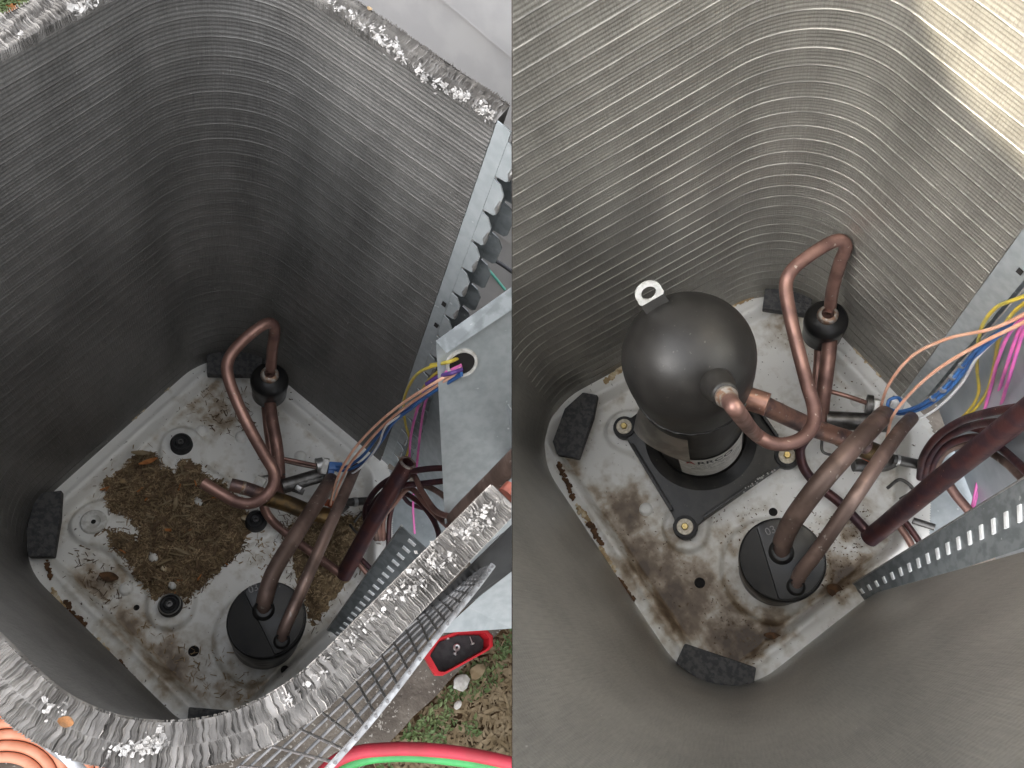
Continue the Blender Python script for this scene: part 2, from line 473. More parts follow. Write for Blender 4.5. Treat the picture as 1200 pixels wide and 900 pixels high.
# ------------------------------------------------------------------ outlines of the two units
ZR = .03
HT = [1.03, 1.32]                                      # coil heights
LN = [dict(TL=((80, 560), (237, 420)), BL=((110, 745), (218, 852)), TR=((340, 452), (440, 535)), BR=((350, 800), (407, 745))),
      dict(TL=((728, 430), (880, 347)), BL=((700, 640), (787, 772)), TR=((990, 397), (1043, 453)), BR=((900, 792), (1013, 703)))]
E1PX = [(443, 543), (1092, 440)]
E2PX = [(398, 750), (1013, 703)]
BOT, TOPC = [], []
for k in (0, 1):
    L_ = {n: [P(k, *q, ZR) for q in v] for n, v in LN[k].items()}
    T = line_hit(*L_['TL'], *L_['TR']); L = line_hit(*L_['TL'], *L_['BL'])
    B = line_hit(*L_['BL'], *L_['BR']); R = line_hit(*L_['TR'], *L_['BR'])
    e1 = P(k, *E1PX[k], ZR).xy
    d = (R - T).normalized(); e1 = T + d * (e1 - T).dot(d)
    e2 = P(k, *E2PX[k], ZR).xy
    d = (R - B).normalized(); e2 = B + d * ((e2 - B).dot(d) + .018 * k)
    BOT.append([e1, T, L, B, e2]); 
    if k == 1:
        TOPC.append([p.copy() for p in BOT[1]])
    else:
        H = HT[0]
        tl = [P(0, 0, 60, H), P(0, 100, 5, H)]; tr = [P(0, 380, 3, H), P(0, 577, 138, H)]
        br = [P(0, 330, 815, H), P(0, 545, 600, H)]
        b0 = P(0, 15, 761, H); bl = [b0, b0 + Vector((1, 0, 0))]
        T = line_hit(*tl, *tr); L = line_hit(*tl, *bl); B = line_hit(*bl, *br)
        f1 = P(0, 582, 141, H).xy; d = (tr[1].xy - tr[0].xy).normalized(); f1 = T + d * (f1 - T).dot(d)
        f2 = P(0, 578, 568, H).xy; d = (br[1].xy - br[0].xy).normalized(); f2 = B + d * (f2 - B).dot(d)
        TOPC.append([f1, T, L, B, f2])

def round_path(c, r, nseg=26, narc=16):
    """open rounded polyline, always the same number of samples; returns points and outward normals"""
    pts = []
    cur = c[0]
    for i in range(1, len(c) - 1):
        a, b, d = c[i - 1], c[i], c[i + 1]
        u = (a - b).normalized(); w = (d - b).normalized()
        ang = math.acos(max(-1, min(1, u.dot(w))))
        tl = r / math.tan(ang / 2)
        s, e = b + u * tl, b + w * tl
        ctr = b + (u + w).normalized() * (r / math.sin(ang / 2))
        for j in range(nseg): pts.append(cur.lerp(s, j / nseg))
        a0 = math.atan2(s.y - ctr.y, s.x - ctr.x); a1 = math.atan2(e.y - ctr.y, e.x - ctr.x)
        da = (a1 - a0 + math.pi) % (2 * math.pi) - math.pi
        for j in range(narc): pts.append(ctr + Vector((math.cos(a0 + da * j / narc), math.sin(a0 + da * j / narc))) * r)
        cur = e
    for j in range(nseg + 1): pts.append(cur.lerp(c[-1], j / nseg))
    nor = []
    for i in range(len(pts)):
        t = (pts[min(i + 1, len(pts) - 1)] - pts[max(i - 1, 0)]).normalized()
        nor.append(Vector((-t.y, t.x)))
    cen = sum((p for p in c), Vector((0, 0))) / len(c)
    if (pts[len(pts)//2] - cen).dot(nor[len(pts)//2]) < 0: nor = [-q for q in nor]
    return pts, nor

RC = .135
PATHS = []
for k in (0, 1):
    PATHS.append((round_path(BOT[k], RC), round_path(TOPC[k], RC)))

def coil_pt(k, i, z, out=0.0):
    (pb, nb), (pt, n2) = PATHS[k]
    f = (z - ZR) / (HT[k] - ZR)
    p = pb[i].lerp(pt[i], f); n = nb[i].lerp(n2[i], f).normalized()
    q = p + n * out
    return Vector((q.x, q.y, z))
NP_ = len(PATHS[0][0][0])
THICK = .031

def build_coil(k, root, m_fin, m_tube):
    H = HT[k]
    dz = .0017
    nz = int((H - .012) / dz)
    zs = [.012 + dz * j for j in range(nz + 1)]
    (pb, nb), (pt, n2) = PATHS[k]
    u = [0.0]
    for i in range(1, NP_): u.append(u[-1] + (pb[i] - pb[i - 1]).length)
    V = np.zeros((nz + 1, NP_, 3)); 
    pbA = np.array([p[:] for p in pb]); ptA = np.array([p[:] for p in pt]); nbA = np.array([p[:] for p in nb])
    rng = np.random.RandomState(3 + k)
    wob = np.convolve(rng.randn(NP_ + 20), np.ones(7) / 7, 'same')[10:10 + NP_] * .00012
    fade = 1 - .88 * np.clip((np.arange(NP_) - 66) / 18.0, 0, 1)     # on the near sides only the fin edges show
    for j, z in enumerate(zs):
        f = (z - ZR) / (H - ZR)
        ph = (z / .03) % 1.0
        rip = .00055 * math.cos(2 * math.pi * ph * 5) + .0004 * math.cos(2 * math.pi * ph)
        q = pbA * (1 - f) + ptA * f - nbA * (rip * fade[:, None] + wob[:, None] * math.sin(z * 9))
        V[j, :, :2] = q; V[j, :, 2] = z
    verts = V.reshape(-1, 3)
    I = np.arange(nz)[:, None] * NP_ + np.arange(NP_ - 1)[None, :]
    faces = np.stack([I, I + 1, I + NP_ + 1, I + NP_], -1).reshape(-1, 4)
    bm = None
    me = bpy.data.meshes.new('fins')
    me.from_pydata(verts.tolist(), [], faces.tolist())
    uvl = me.uv_layers.new(name='UVMap')
    li = np.zeros(len(me.loops), dtype=np.int32); me.loops.foreach_get('vertex_index', li)
    ua = np.array(u)
    uv = np.stack([ua[li % NP_], np.array(zs)[li // NP_]], -1).astype(np.float32)
    uvl.data.foreach_set('uv', uv.ravel())
    bm = bmesh.new(); bm.from_mesh(me); bpy.data.meshes.remove(me)
    add('fin_face', bm, m_fin, root, smooth=180, cap=False)
    # back of the fin pack
    bm = bmesh.new()
    cols = []
    for i in range(NP_):
        cols.append([bm.verts.new(coil_pt(k, i, z, THICK)) for z in (.012, H * .5, H)])
    for i in range(NP_ - 1):
        for j in range(2):
            bm.faces.new((cols[i][j], cols[i][j + 1], cols[i + 1][j + 1], cols[i + 1][j]))
    for i in (0, NP_ - 1):                              # closed ends
        ins = [bm.verts.new(coil_pt(k, i, z, .004)) for z in (.012, H * .5, H)]
        for j in range(2): bm.faces.new((cols[i][j], cols[i][j + 1], ins[j + 1], ins[j]))
    add('fin_back', bm, m_fin, root, smooth=180, cap=False)
    # one tube row every 30 mm
    r = 0
    z = .03
    while z < H - .01:
        bm = bmesh.new()
        rings = []
        last = 78 if k == 0 else 74
        for i in range(last):
            a = coil_pt(k, i, z, .0006); b = coil_pt(k, i, z, -.0010 if k == 0 else -.00125)
            zz = Vector((0, 0, .0014 if k == 0 else .0019))
            rings.append((bm.verts.new(a - zz), bm.verts.new(b - zz * .45), bm.verts.new(b + zz * .45), bm.verts.new(a + zz)))
        for i in range(last - 1):
            for j in range(3):
                bm.faces.new((rings[i][j], rings[i + 1][j], rings[i + 1][j + 1], rings[i][j + 1]))
        add('tube_row', bm, m_tube, root, smooth=180, cap=False)
        z += .03; r += 1

GROUP_L, GROUP_R = 'parts of the opened unit', 'parts of the rebuilt unit'
coilL = thing('condenser_coil', 'dark condenser coil with ragged bent fin edges around the empty unit on the left', 'coil', 0, group='condenser coils')
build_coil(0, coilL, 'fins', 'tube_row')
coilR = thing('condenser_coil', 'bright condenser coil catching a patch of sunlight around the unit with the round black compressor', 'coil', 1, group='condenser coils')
build_coil(1, coilR, 'fins_sun_bounce', 'tube_row_sun_bounce')

# ragged top edge of the left coil : thin bent fins
def arc_table(k, z):
    L = [0.0]
    for i in range(1, NP_): L.append(L[-1] + (coil_pt(k, i, z) - coil_pt(k, i - 1, z)).length)
    return L
def coil_at(k, tab, s, z, out):
    i = min(max(int(np.searchsorted(tab, s)) - 1, 0), NP_ - 2)
    f = (s - tab[i]) / max(tab[i + 1] - tab[i], 1e-9)
    return coil_pt(k, i, z, out).lerp(coil_pt(k, i + 1, z, out), f)
def ragged_edge():
    rng = random.Random(5)
    H = HT[0]; tab = arc_table(0, H); tot = tab[-1]
    bm = bmesh.new()
    s = .002
    while s < tot - .003:
        clump = noise.noise(Vector((s * 14, 3.1, 0)))
        lean = noise.noise(Vector((s * 60, 0, 0))) * .005 + noise.noise(Vector((s * 260, 4, 0))) * .002 + rng.uniform(-.0012, .0012)
        hh = .0014 + .0032 * max(0, clump + .2) + rng.uniform(0, .004) * rng.random()
        for half in range(2):
            a0, a1 = (-.0015, THICK * .49) if half == 0 else (THICK * .51, THICK + .001)
            l2 = lean * (1 if half == 0 else -.6) + rng.uniform(-.001, .001)
            n = 4; up = []; dn = []
            for j in range(n + 1):
                o = a0 + (a1 - a0) * j / n
                wob = .0006 * math.sin(j * 2.3 + s * 60) + rng.uniform(-.0006, .0006)
                dn.append(bm.verts.new(coil_at(0, tab, s, H - .012, o)))
                sc = min(max(s + l2 + wob, 0), tot)
                up.append(bm.verts.new(coil_at(0, tab, sc, H + hh * (.75 + .25 * math.sin(j * 1.7 + s * 90)), o)))
            for j in range(n):
                bm.faces.new((dn[j], dn[j + 1], up[j + 1], up[j]))
        s += .0013
    add('fin_edge', bm, 'fin_edge', coilL, kind='stuff', cap=False)
    # floor between the fins
    bm = bmesh.new(); prev = None
    for i in range(NP_):
        row = [bm.verts.new(coil_pt(0, i, H - .0015, o)) for o in (.000, THICK)]
        if prev: bm.faces.new((prev[0], prev[1], row[1], row[0]))
        prev = row
    add('fin_top', bm, 'fin_edge', coilL, cap=False)
    # white crusts on the edge
    bm = bmesh.new()
    spots = []
    def run(px0, px1, n, o, size):
        a = P(0, *px0, H); b = P(0, *px1, H)
        for j in range(n):
            f = j / max(n - 1, 1)
            if noise.noise(a.lerp(b, f) * 45) < -.12: continue
            p = a.lerp(b, f) + Vector((rng.gauss(0, .0022), rng.gauss(0, .0022), rng.uniform(-.002, .008)))
            spots.append((p, size * .36 * rng.uniform(.4, 1.2)))
            for _ in range(4): spots.append((p + Vector((rng.gauss(0, .0026), rng.gauss(0, .0026), rng.gauss(0, .002))), size * .22 * rng.uniform(.4, 1.4)))
    run((25, 44), (70, 22), 26, 0, .006); run((70, 22), (112, 2), 26, 0, .007)
    run((385, 5), (470, 62), 40, 0, .006); run((440, 45), (500, 92), 22, 0, .007); run((495, 90), (574, 136), 34, 0, .007)
    run((540, 112), (575, 137), 22, 0, .008)
    run((52, 815), (84, 842), 10, 0, .005); run((140, 880), (190, 872), 24, 0, .006); run((165, 868), (215, 868), 10, 0, .005)
    run((330, 826), (452, 710), 26, 0, .0045); run((455, 703), (572, 594), 46, 0, .006); run((475, 702), (575, 604), 34, 0, .005)
    for p, sz in spots:                               # torn, corroded slivers of fin
        an = rng.uniform(0, 6.28); tl = rng.uniform(-.7, .7)
        d_ = Vector((math.cos(an) * math.cos(tl), math.sin(an) * math.cos(tl), math.sin(tl))); s_ = Vector((-math.sin(an), math.cos(an), rng.uniform(-.6, .6))).normalized(); u_ = d_.cross(s_).normalized()
        l = sz * rng.uniform(1.0, 3.2); w_ = sz * rng.uniform(.8, 2.4); t_ = sz * rng.uniform(.2, .5)
        A = []
        for sa in (-1, 1):
            for sb, sc in ((-1, -1), (1, -1), (1, 1), (-1, 1)):
                A.append(bm.verts.new(p + d_ * sa * l * .5 * rng.uniform(.5, 1.2) + s_ * sb * w_ * .5 * rng.uniform(.2, 1.2) + u_ * sc * t_ * .5))
        for f in ((0, 1, 2, 3), (7, 6, 5, 4), (0, 4, 5, 1), (1, 5, 6, 2), (2, 6, 7, 3), (3, 7, 4, 0)): bm.faces.new([A[q] for q in f])
    add('oxide_crust', bm, 'oxide', coilL, kind='stuff')
ragged_edge()

# ------------------------------------------------------------------ base pans
CH = [((449, 548), (462, 700)), ((1092, 500), (1085, 655))]          # chamfer at the service corner
PANPOLY = []
for k in (0, 1):
    e1, T, L, B, e2 = BOT[k]
    r1 = P(k, *CH[k][0], ZR).xy; d = (e1 - T).normalized(); r1 = T + d * max((r1 - T).dot(d), .1)
    r2 = P(k, *CH[k][1], ZR).xy; d = (e2 - B).normalized(); r2 = B + d * (r2 - B).dot(d)
    PANPOLY.append([L, T, r1, r2, B])

def poly_sdf(poly, X, Y):
    """signed distance of a convex polygon (negative inside), numpy"""
    n = len(poly)
    area = sum(poly[i].x * poly[(i+1) % n].y - poly[(i+1) % n].x * poly[i].y for i in range(n))
    P_ = poly if area > 0 else poly[::-1]
    best = np.full(X.shape, 1e9); inside = np.full(X.shape, -1e9)
    for i in range(n):
        a, b = P_[i], P_[(i + 1) % n]
        ex, ey = b.x - a.x, b.y - a.y; l = math.hypot(ex, ey)
        t = np.clip(((X - a.x) * ex + (Y - a.y) * ey) / (l * l), 0, 1)
        best = np.minimum(best, np.hypot(X - a.x - ex * t, Y - a.y - ey * t))
        inside = np.maximum(inside, ((X - a.x) * ey - (Y - a.y) * ex) / l)
    return np.where(inside < 0, -best, best)

def inset(poly, r):
    n = len(poly)
    area = sum(poly[i].x * poly[(i+1) % n].y - poly[(i+1) % n].x * poly[i].y for i in range(n))
    P_ = poly if area > 0 else poly[::-1]
    lines = []
    for i in range(n):
        a, b = P_[i], P_[(i + 1) % n]; d = (b - a).normalized(); nn = Vector((-d.y, d.x)) * r
        lines.append((a + nn, b + nn))
    return [line_hit(*lines[i - 1], *lines[i]) for i in range(n)]

def sstep(a, b, x):
    t = np.clip((x - a) / (b - a), 0, 1); return t * t * (3 - 2 * t)

BOLT = [[P(0, 213, 522, .012), P(0, 110, 612, .012), P(0, 200, 710, .012), P(0, 300, 612, .012)],
        [None, P(1, 732, 501, .035), P(1, 803, 618, .035), P(1, 922, 535, .035)]]
BOLT[1][0] = BOLT[1][1] + BOLT[1][3] - BOLT[1][2]
ACC = [P(0, 313, 725, .24), P(1, 917, 655, .24)]
DIRT = [[(P(0, 195, 600, 0), .10, .35), (P(0, 200, 780, 0), .07, .75), (P(0, 270, 800, 0), .05, .6), (P(0, 250, 480, 0), .06, .6), (P(0, 370, 640, 0), .07, .7), (P(0, 120, 680, 0), .05, .6), (P(0, 150, 740, 0), .06, .6)],
        [(P(1, 735, 600, 0), .055, 1.0), (P(1, 760, 660, 0), .07, 1.0), (P(1, 800, 700, 0), .09, 1.05), (P(1, 860, 745, 0), .07, 1.1), (P(1, 900, 735, 0), .04, .9), (P(1, 930, 385, 0), .05, .5), (P(1, 990, 680, 0), .06, .9), (P(1, 1000, 620, 0), .05, .6), (P(1, 860, 630, 0), .04, .4), (P(1, 670, 545, .02), .03, .6)]]
def pan_height(k, X, Y):
    poly = inset(PANPOLY[k], .075)
    d = -(poly_sdf(poly, X, Y) - .075)                  # distance inwards from the edge
    z = .030 * (1 - sstep(.030, .047, d))
    z = z + .0035 * np.exp(-((d - .026) / .006) ** 2)   # rolled lip
    # raised seat for the compressor, with lobes round the mounts
    c = sum((b for b in BOLT[k]), Vector((0, 0, 0))) / 4
    s = np.hypot(X - c.x, Y - c.y) - .125
    for b in BOLT[k]:
        e = np.hypot(X - b.x, Y - b.y) - .042
        h = np.clip(.5 + .5 * (e - s) / .05, 0, 1)
        s = e * (1 - h) + s * h - .05 * h * (1 - h)
    s2 = np.hypot(X - ACC[k].x, Y - ACC[k].y) - .095
    h = np.clip(.5 + .5 * (s2 - s) / .04, 0, 1); s = s2 * (1 - h) + s * h - .04 * h * (1 - h)
    z = z + .013 * (1 - sstep(-.005, .006, s)) * sstep(.047, .06, d)
    return z, d
def build_pan(k, root):
    xs = [p.x for p in PANPOLY[k]]; ys = [p.y for p in PANPOLY[k]]
    n = 230
    gx = np.linspace(min(xs) - .03, max(xs) + .03, n); gy = np.linspace(min(ys) - .03, max(ys) + .03, n)
    X, Y = np.meshgrid(gx, gy)
    Z, D = pan_height(k, X, Y)
    ok = D > -.012
    idx = -np.ones(X.shape, int); idx[ok] = np.arange(ok.sum())
    verts = np.stack([X[ok], Y[ok], Z[ok]], -1)
    q = np.stack([idx[:-1, :-1], idx[:-1, 1:], idx[1:, 1:], idx[1:, :-1]], -1).reshape(-1, 4)
    q = q[(q >= 0).all(1)]
    dirt = np.zeros(X.shape)
    for c, r, a in DIRT[k]:
        dirt = np.maximum(dirt, a * np.exp(-((X - c.x) ** 2 + (Y - c.y) ** 2) / (r * r)))
    dirt = dirt + .18 * np.exp(-((D - .05) / .008) ** 2) - .15 * (D < .045)
    me = bpy.data.meshes.new('pan_sheet'); me.from_pydata(verts.tolist(), [], q.tolist())
    at = me.attributes.new('dirt', 'FLOAT', 'POINT'); at.data.foreach_set('value', dirt[ok].astype(np.float32))
    bm = bmesh.new(); bm.from_mesh(me); bpy.data.meshes.remove(me)
    add('pan_sheet', bm, 'pan', root, smooth=180, cap=False)
    # underside so that the pan is a closed tray
    bm = bmesh.new()
    bot = [Vector((p.x, p.y, -.02)) for p in PANPOLY[k]]
    prism_bm(bot, .03, bm, direction=Vector((0, 0, -1)))
    add('pan_underside', bm, 'galv_dark', root)

panL = thing('base_pan', 'light grey base pan littered with brown debris, compressor removed', 'base pan', 0, group='base pans')
build_pan(0, panL)
panR = thing('base_pan', 'light grey stained base pan under the round black compressor', 'base pan', 1, group='base pans')
build_pan(1, panR)

for k, root in ((0, panL), (1, panR)):
    e1, T, L, B, e2 = BOT[k]
    r1, r2 = PANPOLY[k][2], PANPOLY[k][3]
    R_ = line_hit(e1, T, e2, B)
    o2 = Vector((.06, .06))
    add('service_floor', prism_bm([Vector((*q, .006)) for q in (r1 - (R_ - r1) * .1, R_ + o2, r2 - (R_ - r2) * .1)], .004, direction=Vector((0, 0, -1))), 'galv', root)

def surf(k, x, y):
    z, d = pan_height(k, np.array([[x]]), np.array([[y]]))
    return float(z[0, 0])
def on_pan(k, px, py):
    p = P(k, px, py, .005)
    for _ in range(3):
        p = P(k, px, py, surf(k, p.x, p.y))
    return p
for k, root, lst in ((0, panL, [(227, 763, .0075), (334, 785, .006), (160, 712, .004)]), (1, panR, [(820, 683, .0075), (906, 600, .006)])):
    for x, y, r in lst:
        p = on_pan(k, x, y)
        add('drain_hole', lathe_bm([(0, .0012), (r * .8, .0012), (r * .82, .0005), (r, .0014), (r * 1.25, .0012), (r * 1.35, 0)], p, 20), 'hole', root, smooth=30)
# pressed pimples in the sheet
for k, root, lst in ((0, panL, [(237, 505), (283, 512), (148, 690), (352, 535)]), (1, panR, [(757, 597), (1005, 470)])):
    for x, y in lst:
        p = on_pan(k, x, y)
        add('pressed_boss', lathe_bm([(0, .009), (.007, .0085), (.011, .006), (.014, -.001)], p, 20), 'pan', root, smooth=60)

# ------------------------------------------------------------------ foam rubber pads under the coil
PADS = [(0, [(243, 415), (262, 411), (290, 417), (308, 424), (306, 444), (243, 443)], .045, 'black foam pad on the far corner of the pan behind the empty mounts'),
        (0, [(46, 582), (75, 578), (73, 612), (66, 655), (36, 655), (34, 625)], .045, 'black foam pad at the left edge of the littered pan'),
        (0, [(222, 829), (305, 836), (280, 870), (250, 874), (219, 866)], .045, 'black foam pad at the near corner of the littered pan'),
        (1, [(897, 338), (905, 340), (951, 347), (949, 374), (930, 371), (893, 366)], .045, 'dark foam pad on the far corner behind the compressor and capped muffler'),
        (1, [(685, 463), (702, 466), (697, 492), (680, 540), (655, 535), (650, 520), (664, 482)], .045, 'black foam pad at the left edge beside the compressor mount'),
        (1, [(803, 754), (886, 782), (883, 800), (860, 806), (828, 804), (793, 776)], .045, 'dark foam pad at the near corner of the stained pan')]
for k, px, z, lab in PADS:
    pts = [P(k, x, y, z) for x, y in px]
    bm = prism_bm(pts, .022, bevel=.003)
    b = sum(pts, Vector()) / len(pts)
    b.z = z - .022
    pad = thing('foam_pad', lab, 'pad', k, b, group='foam pads under the coils')
    blk = add('pad_block', bm, 'pad', pad, smooth=40)
    # raised studs
    c2 = [p.xy for p in pts]
    mn = Vector((min(p.x for p in c2), min(p.y for p in c2))); mxx = Vector((max(p.x for p in c2), max(p.y for p in c2)))
    bm = bmesh.new()
    sp = .0095; row = 0; y = mn.y
    while y < mxx.y:
        x = mn.x + (sp / 2 if row % 2 else 0)
        while x < mxx.x:
            sd = poly_sdf([Vector(p) for p in _hull(c2)] if False else c2, np.array([[x]]), np.array([[y]]))[0, 0]
            if sd < -.006:
                lathe_bm([(0, .0012), (.0024, .0010), (.0033, -.001)], (x, y, z), 6, bm=bm)
            x += sp
        y += sp * .87; row += 1
    if len(bm.verts): add('stud_pattern', bm, 'pad', blk, kind='stuff')

# ------------------------------------------------------------------ mounts left behind in the empty unit
names = ['far', 'right', 'near']
for b, lab in ((0, 'black rubber grommet on the far side of the debris near the copper loop'), (3, 'black rubber grommet between the debris and the crossing pipes'), (2, 'black rubber grommet at the near edge of the debris, with a worn steel ring')):
    c = BOLT[0][b].copy(); c.z = surf(0, c.x, c.y)
    g = thing('rubber_grommet', lab, 'grommet', 0, c, group='compressor grommets')
    add('body', lathe_bm([(0, .010), (.005, .010), (.0055, .022), (.009, .024), (.012, .019), (.014, .019), (.0165, .022), (.0205, .018), (.0215, .012), (.019, .010), (.0215, .006), (.022, 0)], c, 32), 'rubber', g, smooth=40)
    add('sleeve', lathe_bm([(0, .014), (.0035, .014), (.004, .0235), (.0052, .0235), (.0054, .012)], c, 20), 'steel_dark', g, smooth=40)
    if b == 2:
        add('steel_ring', lathe_bm([(.0172, .0205), (.0185, .0225), (.0200, .0205), (.0195, .018)], c, 32), 'steel_light', g, smooth=40)
c = BOLT[0][1].copy(); c.z = surf(0, c.x, c.y)
w = thing('nylon_washer', 'round white washer left on the bare mount at the left of the pan', 'washer', 0, c)
add('disc', lathe_bm([(.0045, 0), (.0045, .004), (.012, .0048), (.0135, .0062), (.021, .0062), (.0235, .004), (.024, 0)], c, 36), 'white_plastic', w, smooth=40)
add('center_hole', lathe_bm([(0, .003), (.0046, .003)], c, 20), 'hole', w)

# ------------------------------------------------------------------ debris in the left pan
DEB = [(118, 568), (140, 552), (160, 533), (182, 530), (190, 545), (205, 555), (212, 540), (232, 543), (238, 556), (262, 566), (282, 590), (290, 600), (288, 640), (262, 665), (232, 690), (222, 705), (212, 700), (195, 695), (182, 702), (165, 685), (140, 650), (128, 640), (126, 620), (150, 625), (160, 632), (165, 625), (150, 607), (128, 600)]
def in_poly(x, y, poly):
    c = False; j = len(poly) - 1
    for i in range(len(poly)):
        xi, yi = poly[i]; xj, yj = poly[j]
        if (yi > y) != (yj > y) and x < (xj - xi) * (y - yi) / (yj - yi) + xi: c = not c
        j = i
    return c
def edge_dist(x, y, poly):
    best = 1e9
    for i in range(len(poly)):
        a = poly[i]; b = poly[(i + 1) % len(poly)]
        ex, ey = b[0] - a[0], b[1] - a[1]
        t = max(0, min(1, ((x - a[0]) * ex + (y - a[1]) * ey) / (ex * ex + ey * ey)))
        best = min(best, math.hypot(x - a[0] - ex * t, y - a[1] - ey * t))
    return best
def mound(k, polypx, hmax, step=.0035, seed=0):
    poly = [tuple(on_pan(k, *p).xy) for p in polypx]
    xs = [p[0] for p in poly]; ys = [p[1] for p in poly]
    nx = int((max(xs) - min(xs)) / step) + 3; ny = int((max(ys) - min(ys)) / step) + 3
    bm = bmesh.new(); grid = {}
    X, Y = np.meshgrid(min(xs) - step + np.arange(nx) * step, min(ys) - step + np.arange(ny) * step)
    Z, _ = pan_height(k, X, Y)
    for j in range(ny):
        for i in range(nx):
            x, y = X[j, i], Y[j, i]
            e = edge_dist(x, y, poly) * (1 if in_poly(x, y, poly) else -1)
            e += noise.fractal(Vector((x * 60, y * 60, seed)), 1, 2, 4) * .012
            if e < -.004: continue
            t = max(0, min(1, e / .03)); h = hmax * (t * t * (3 - 2 * t))
            h *= .7 + .5 * noise.fractal(Vector((x * 90, y * 90, seed + 4)), 1, 2, 5)
            h += .003 * noise.noise(Vector((x * 400, y * 400, 2))) * t
            grid[i, j] = bm.verts.new((x, y, Z[j, i] + h + (.0008 if e > 0 else -.002)))
    for (i, j), v in grid.items():
        q = [grid.get((i + a, j + b)) for a, b in ((0, 0), (1, 0), (1, 1), (0, 1))]
        if all(q): bm.faces.new(q)
    return bm, poly
def chips(bm, k, poly, n, seed, lmin, lmax, wmin, wmax, zoff, spread=0.0, flat=.25):
    rng = random.Random(seed)
    xs = [p[0] for p in poly]; ys = [p[1] for p in poly]
    m = 0; tries = 0
    while m < n and tries < n * 30:
        tries += 1
        x = rng.uniform(min(xs) - spread, max(xs) + spread); y = rng.uniform(min(ys) - spread, max(ys) + spread)
        inn = in_poly(x, y, poly)
        if not inn and not (spread and rng.random() < .25 * math.exp(-edge_dist(x, y, poly) / (spread * .4 + 1e-6))): continue
        l = rng.uniform(lmin, lmax); w_ = rng.uniform(wmin, wmax); t_ = w_ * rng.uniform(.3, .7)
        a = rng.uniform(0, math.pi); tl = rng.gauss(0, flat)
        d = Vector((math.cos(a) * math.cos(tl), math.sin(a) * math.cos(tl), math.sin(tl)))
        s = Vector((-math.sin(a), math.cos(a), rng.gauss(0, flat))).normalized(); u = d.cross(s).normalized()
        e = min(edge_dist(x, y, poly), .03) / .03 if inn else 0
        c = Vector((x, y, surf_fast(k, x, y) + .0012 + zoff * e * rng.uniform(.7, 1.15)))
        A = []
        for sa in (-1, 1):
            ww = w_ * rng.uniform(.3, 1)
            for sb, sc in ((-1, -1), (1, -1), (1, 1), (-1, 1)):
                A.append(bm.verts.new(c + d * sa * l / 2 + s * sb * ww / 2 + u * sc * t_ / 2))
        for f in ((0, 1, 2, 3), (7, 6, 5, 4), (0, 4, 5, 1), (1, 5, 6, 2), (2, 6, 7, 3), (3, 7, 4, 0)):
            bm.faces.new([A[i] for i in f])
        m += 1
_sg = {}
def surf_fast(k, x, y):
    if k not in _sg:
        g = np.linspace(-.45, .45, 361); X, Y = np.meshgrid(g, g); _sg[k] = pan_height(k, X, Y)[0]
    i = min(max(int(round((x + .45) / .0025)), 0), 360); j = min(max(int(round((y + .45) / .0025)), 0), 360)
    return float(_sg[k][j, i])

bm, dpoly = mound(0, DEB, .016)
deb = add('debris', bm, 'litter', k=0, label='mat of brown leaf mulch where the compressor stood', cat='debris', kind='stuff', smooth=180, cap=False)
for nm, mt, n, sd, a in (('mulch_fibre', 'chip_a', 2600, 1, (.004, .016, .0008, .0022)), ('mulch_fibre', 'chip_b', 2600, 2, (.004, .014, .001, .003)), ('mulch_fibre', 'chip_c', 700, 3, (.005, .022, .0006, .0018))):
    bm = bmesh.new(); chips(bm, 0, dpoly, n, sd, *a, .015, spread=.012)
    o = add(nm, bm, mt, deb, kind='stuff')
for nm, mt, n, sd, a in (('leaf_bits', 'chip_c', 46, 71, (.012, .030, .003, .007)), ('leaf_bits', 'chip_b', 60, 72, (.010, .028, .004, .009)), ('leaf_bits', 'chip_orange', 14, 73, (.008, .020, .003, .006))):
    bm = bmesh.new(); chips(bm, 0, dpoly, n, sd, *a, .019, spread=.03, flat=.3)
    add(nm, bm, mt, deb, kind='stuff')
AREA2 = [[(210, 475), (235, 455), (290, 452), (300, 500), (270, 515), (240, 500)], [(330, 600), (385, 590), (430, 600), (425, 640), (400, 690), (370, 740), (345, 690), (320, 640)],
         [(145, 720), (190, 735), (250, 760), (310, 800), (290, 825), (240, 815), (190, 775)], [(85, 640), (130, 665), (150, 690), (130, 720), (95, 690)], [(285, 600), (330, 640), (320, 680), (290, 660)]]
for ai, ar in enumerate(AREA2):
    poly = [tuple(on_pan(0, *p).xy) for p in ar]
    bm = bmesh.new()
    chips(bm, 0, poly, (110, 600, 150, 90, 80)[ai], 20 + ai, .003, .014, .0008, .0026, .004, spread=.02)
    add('scattered_mulch', bm, ('chip_b', 'chip_b', 'chip_a', 'chip_b', 'chip_a')[ai], deb, kind='stuff')
bm, p2 = mound(0, [(335, 615), (380, 600), (425, 605), (420, 650), (395, 700), (365, 735), (350, 690)], .012, seed=9)
add('dirt_patch', bm, 'litter', deb, kind='stuff', smooth=180, cap=False)
bm = bmesh.new(); chips(bm, 0, p2, 500, 61, .004, .014, .001, .0028, .011, spread=.01)
add('dirt_patch_fibre', bm, 'chip_a', deb, kind='stuff')
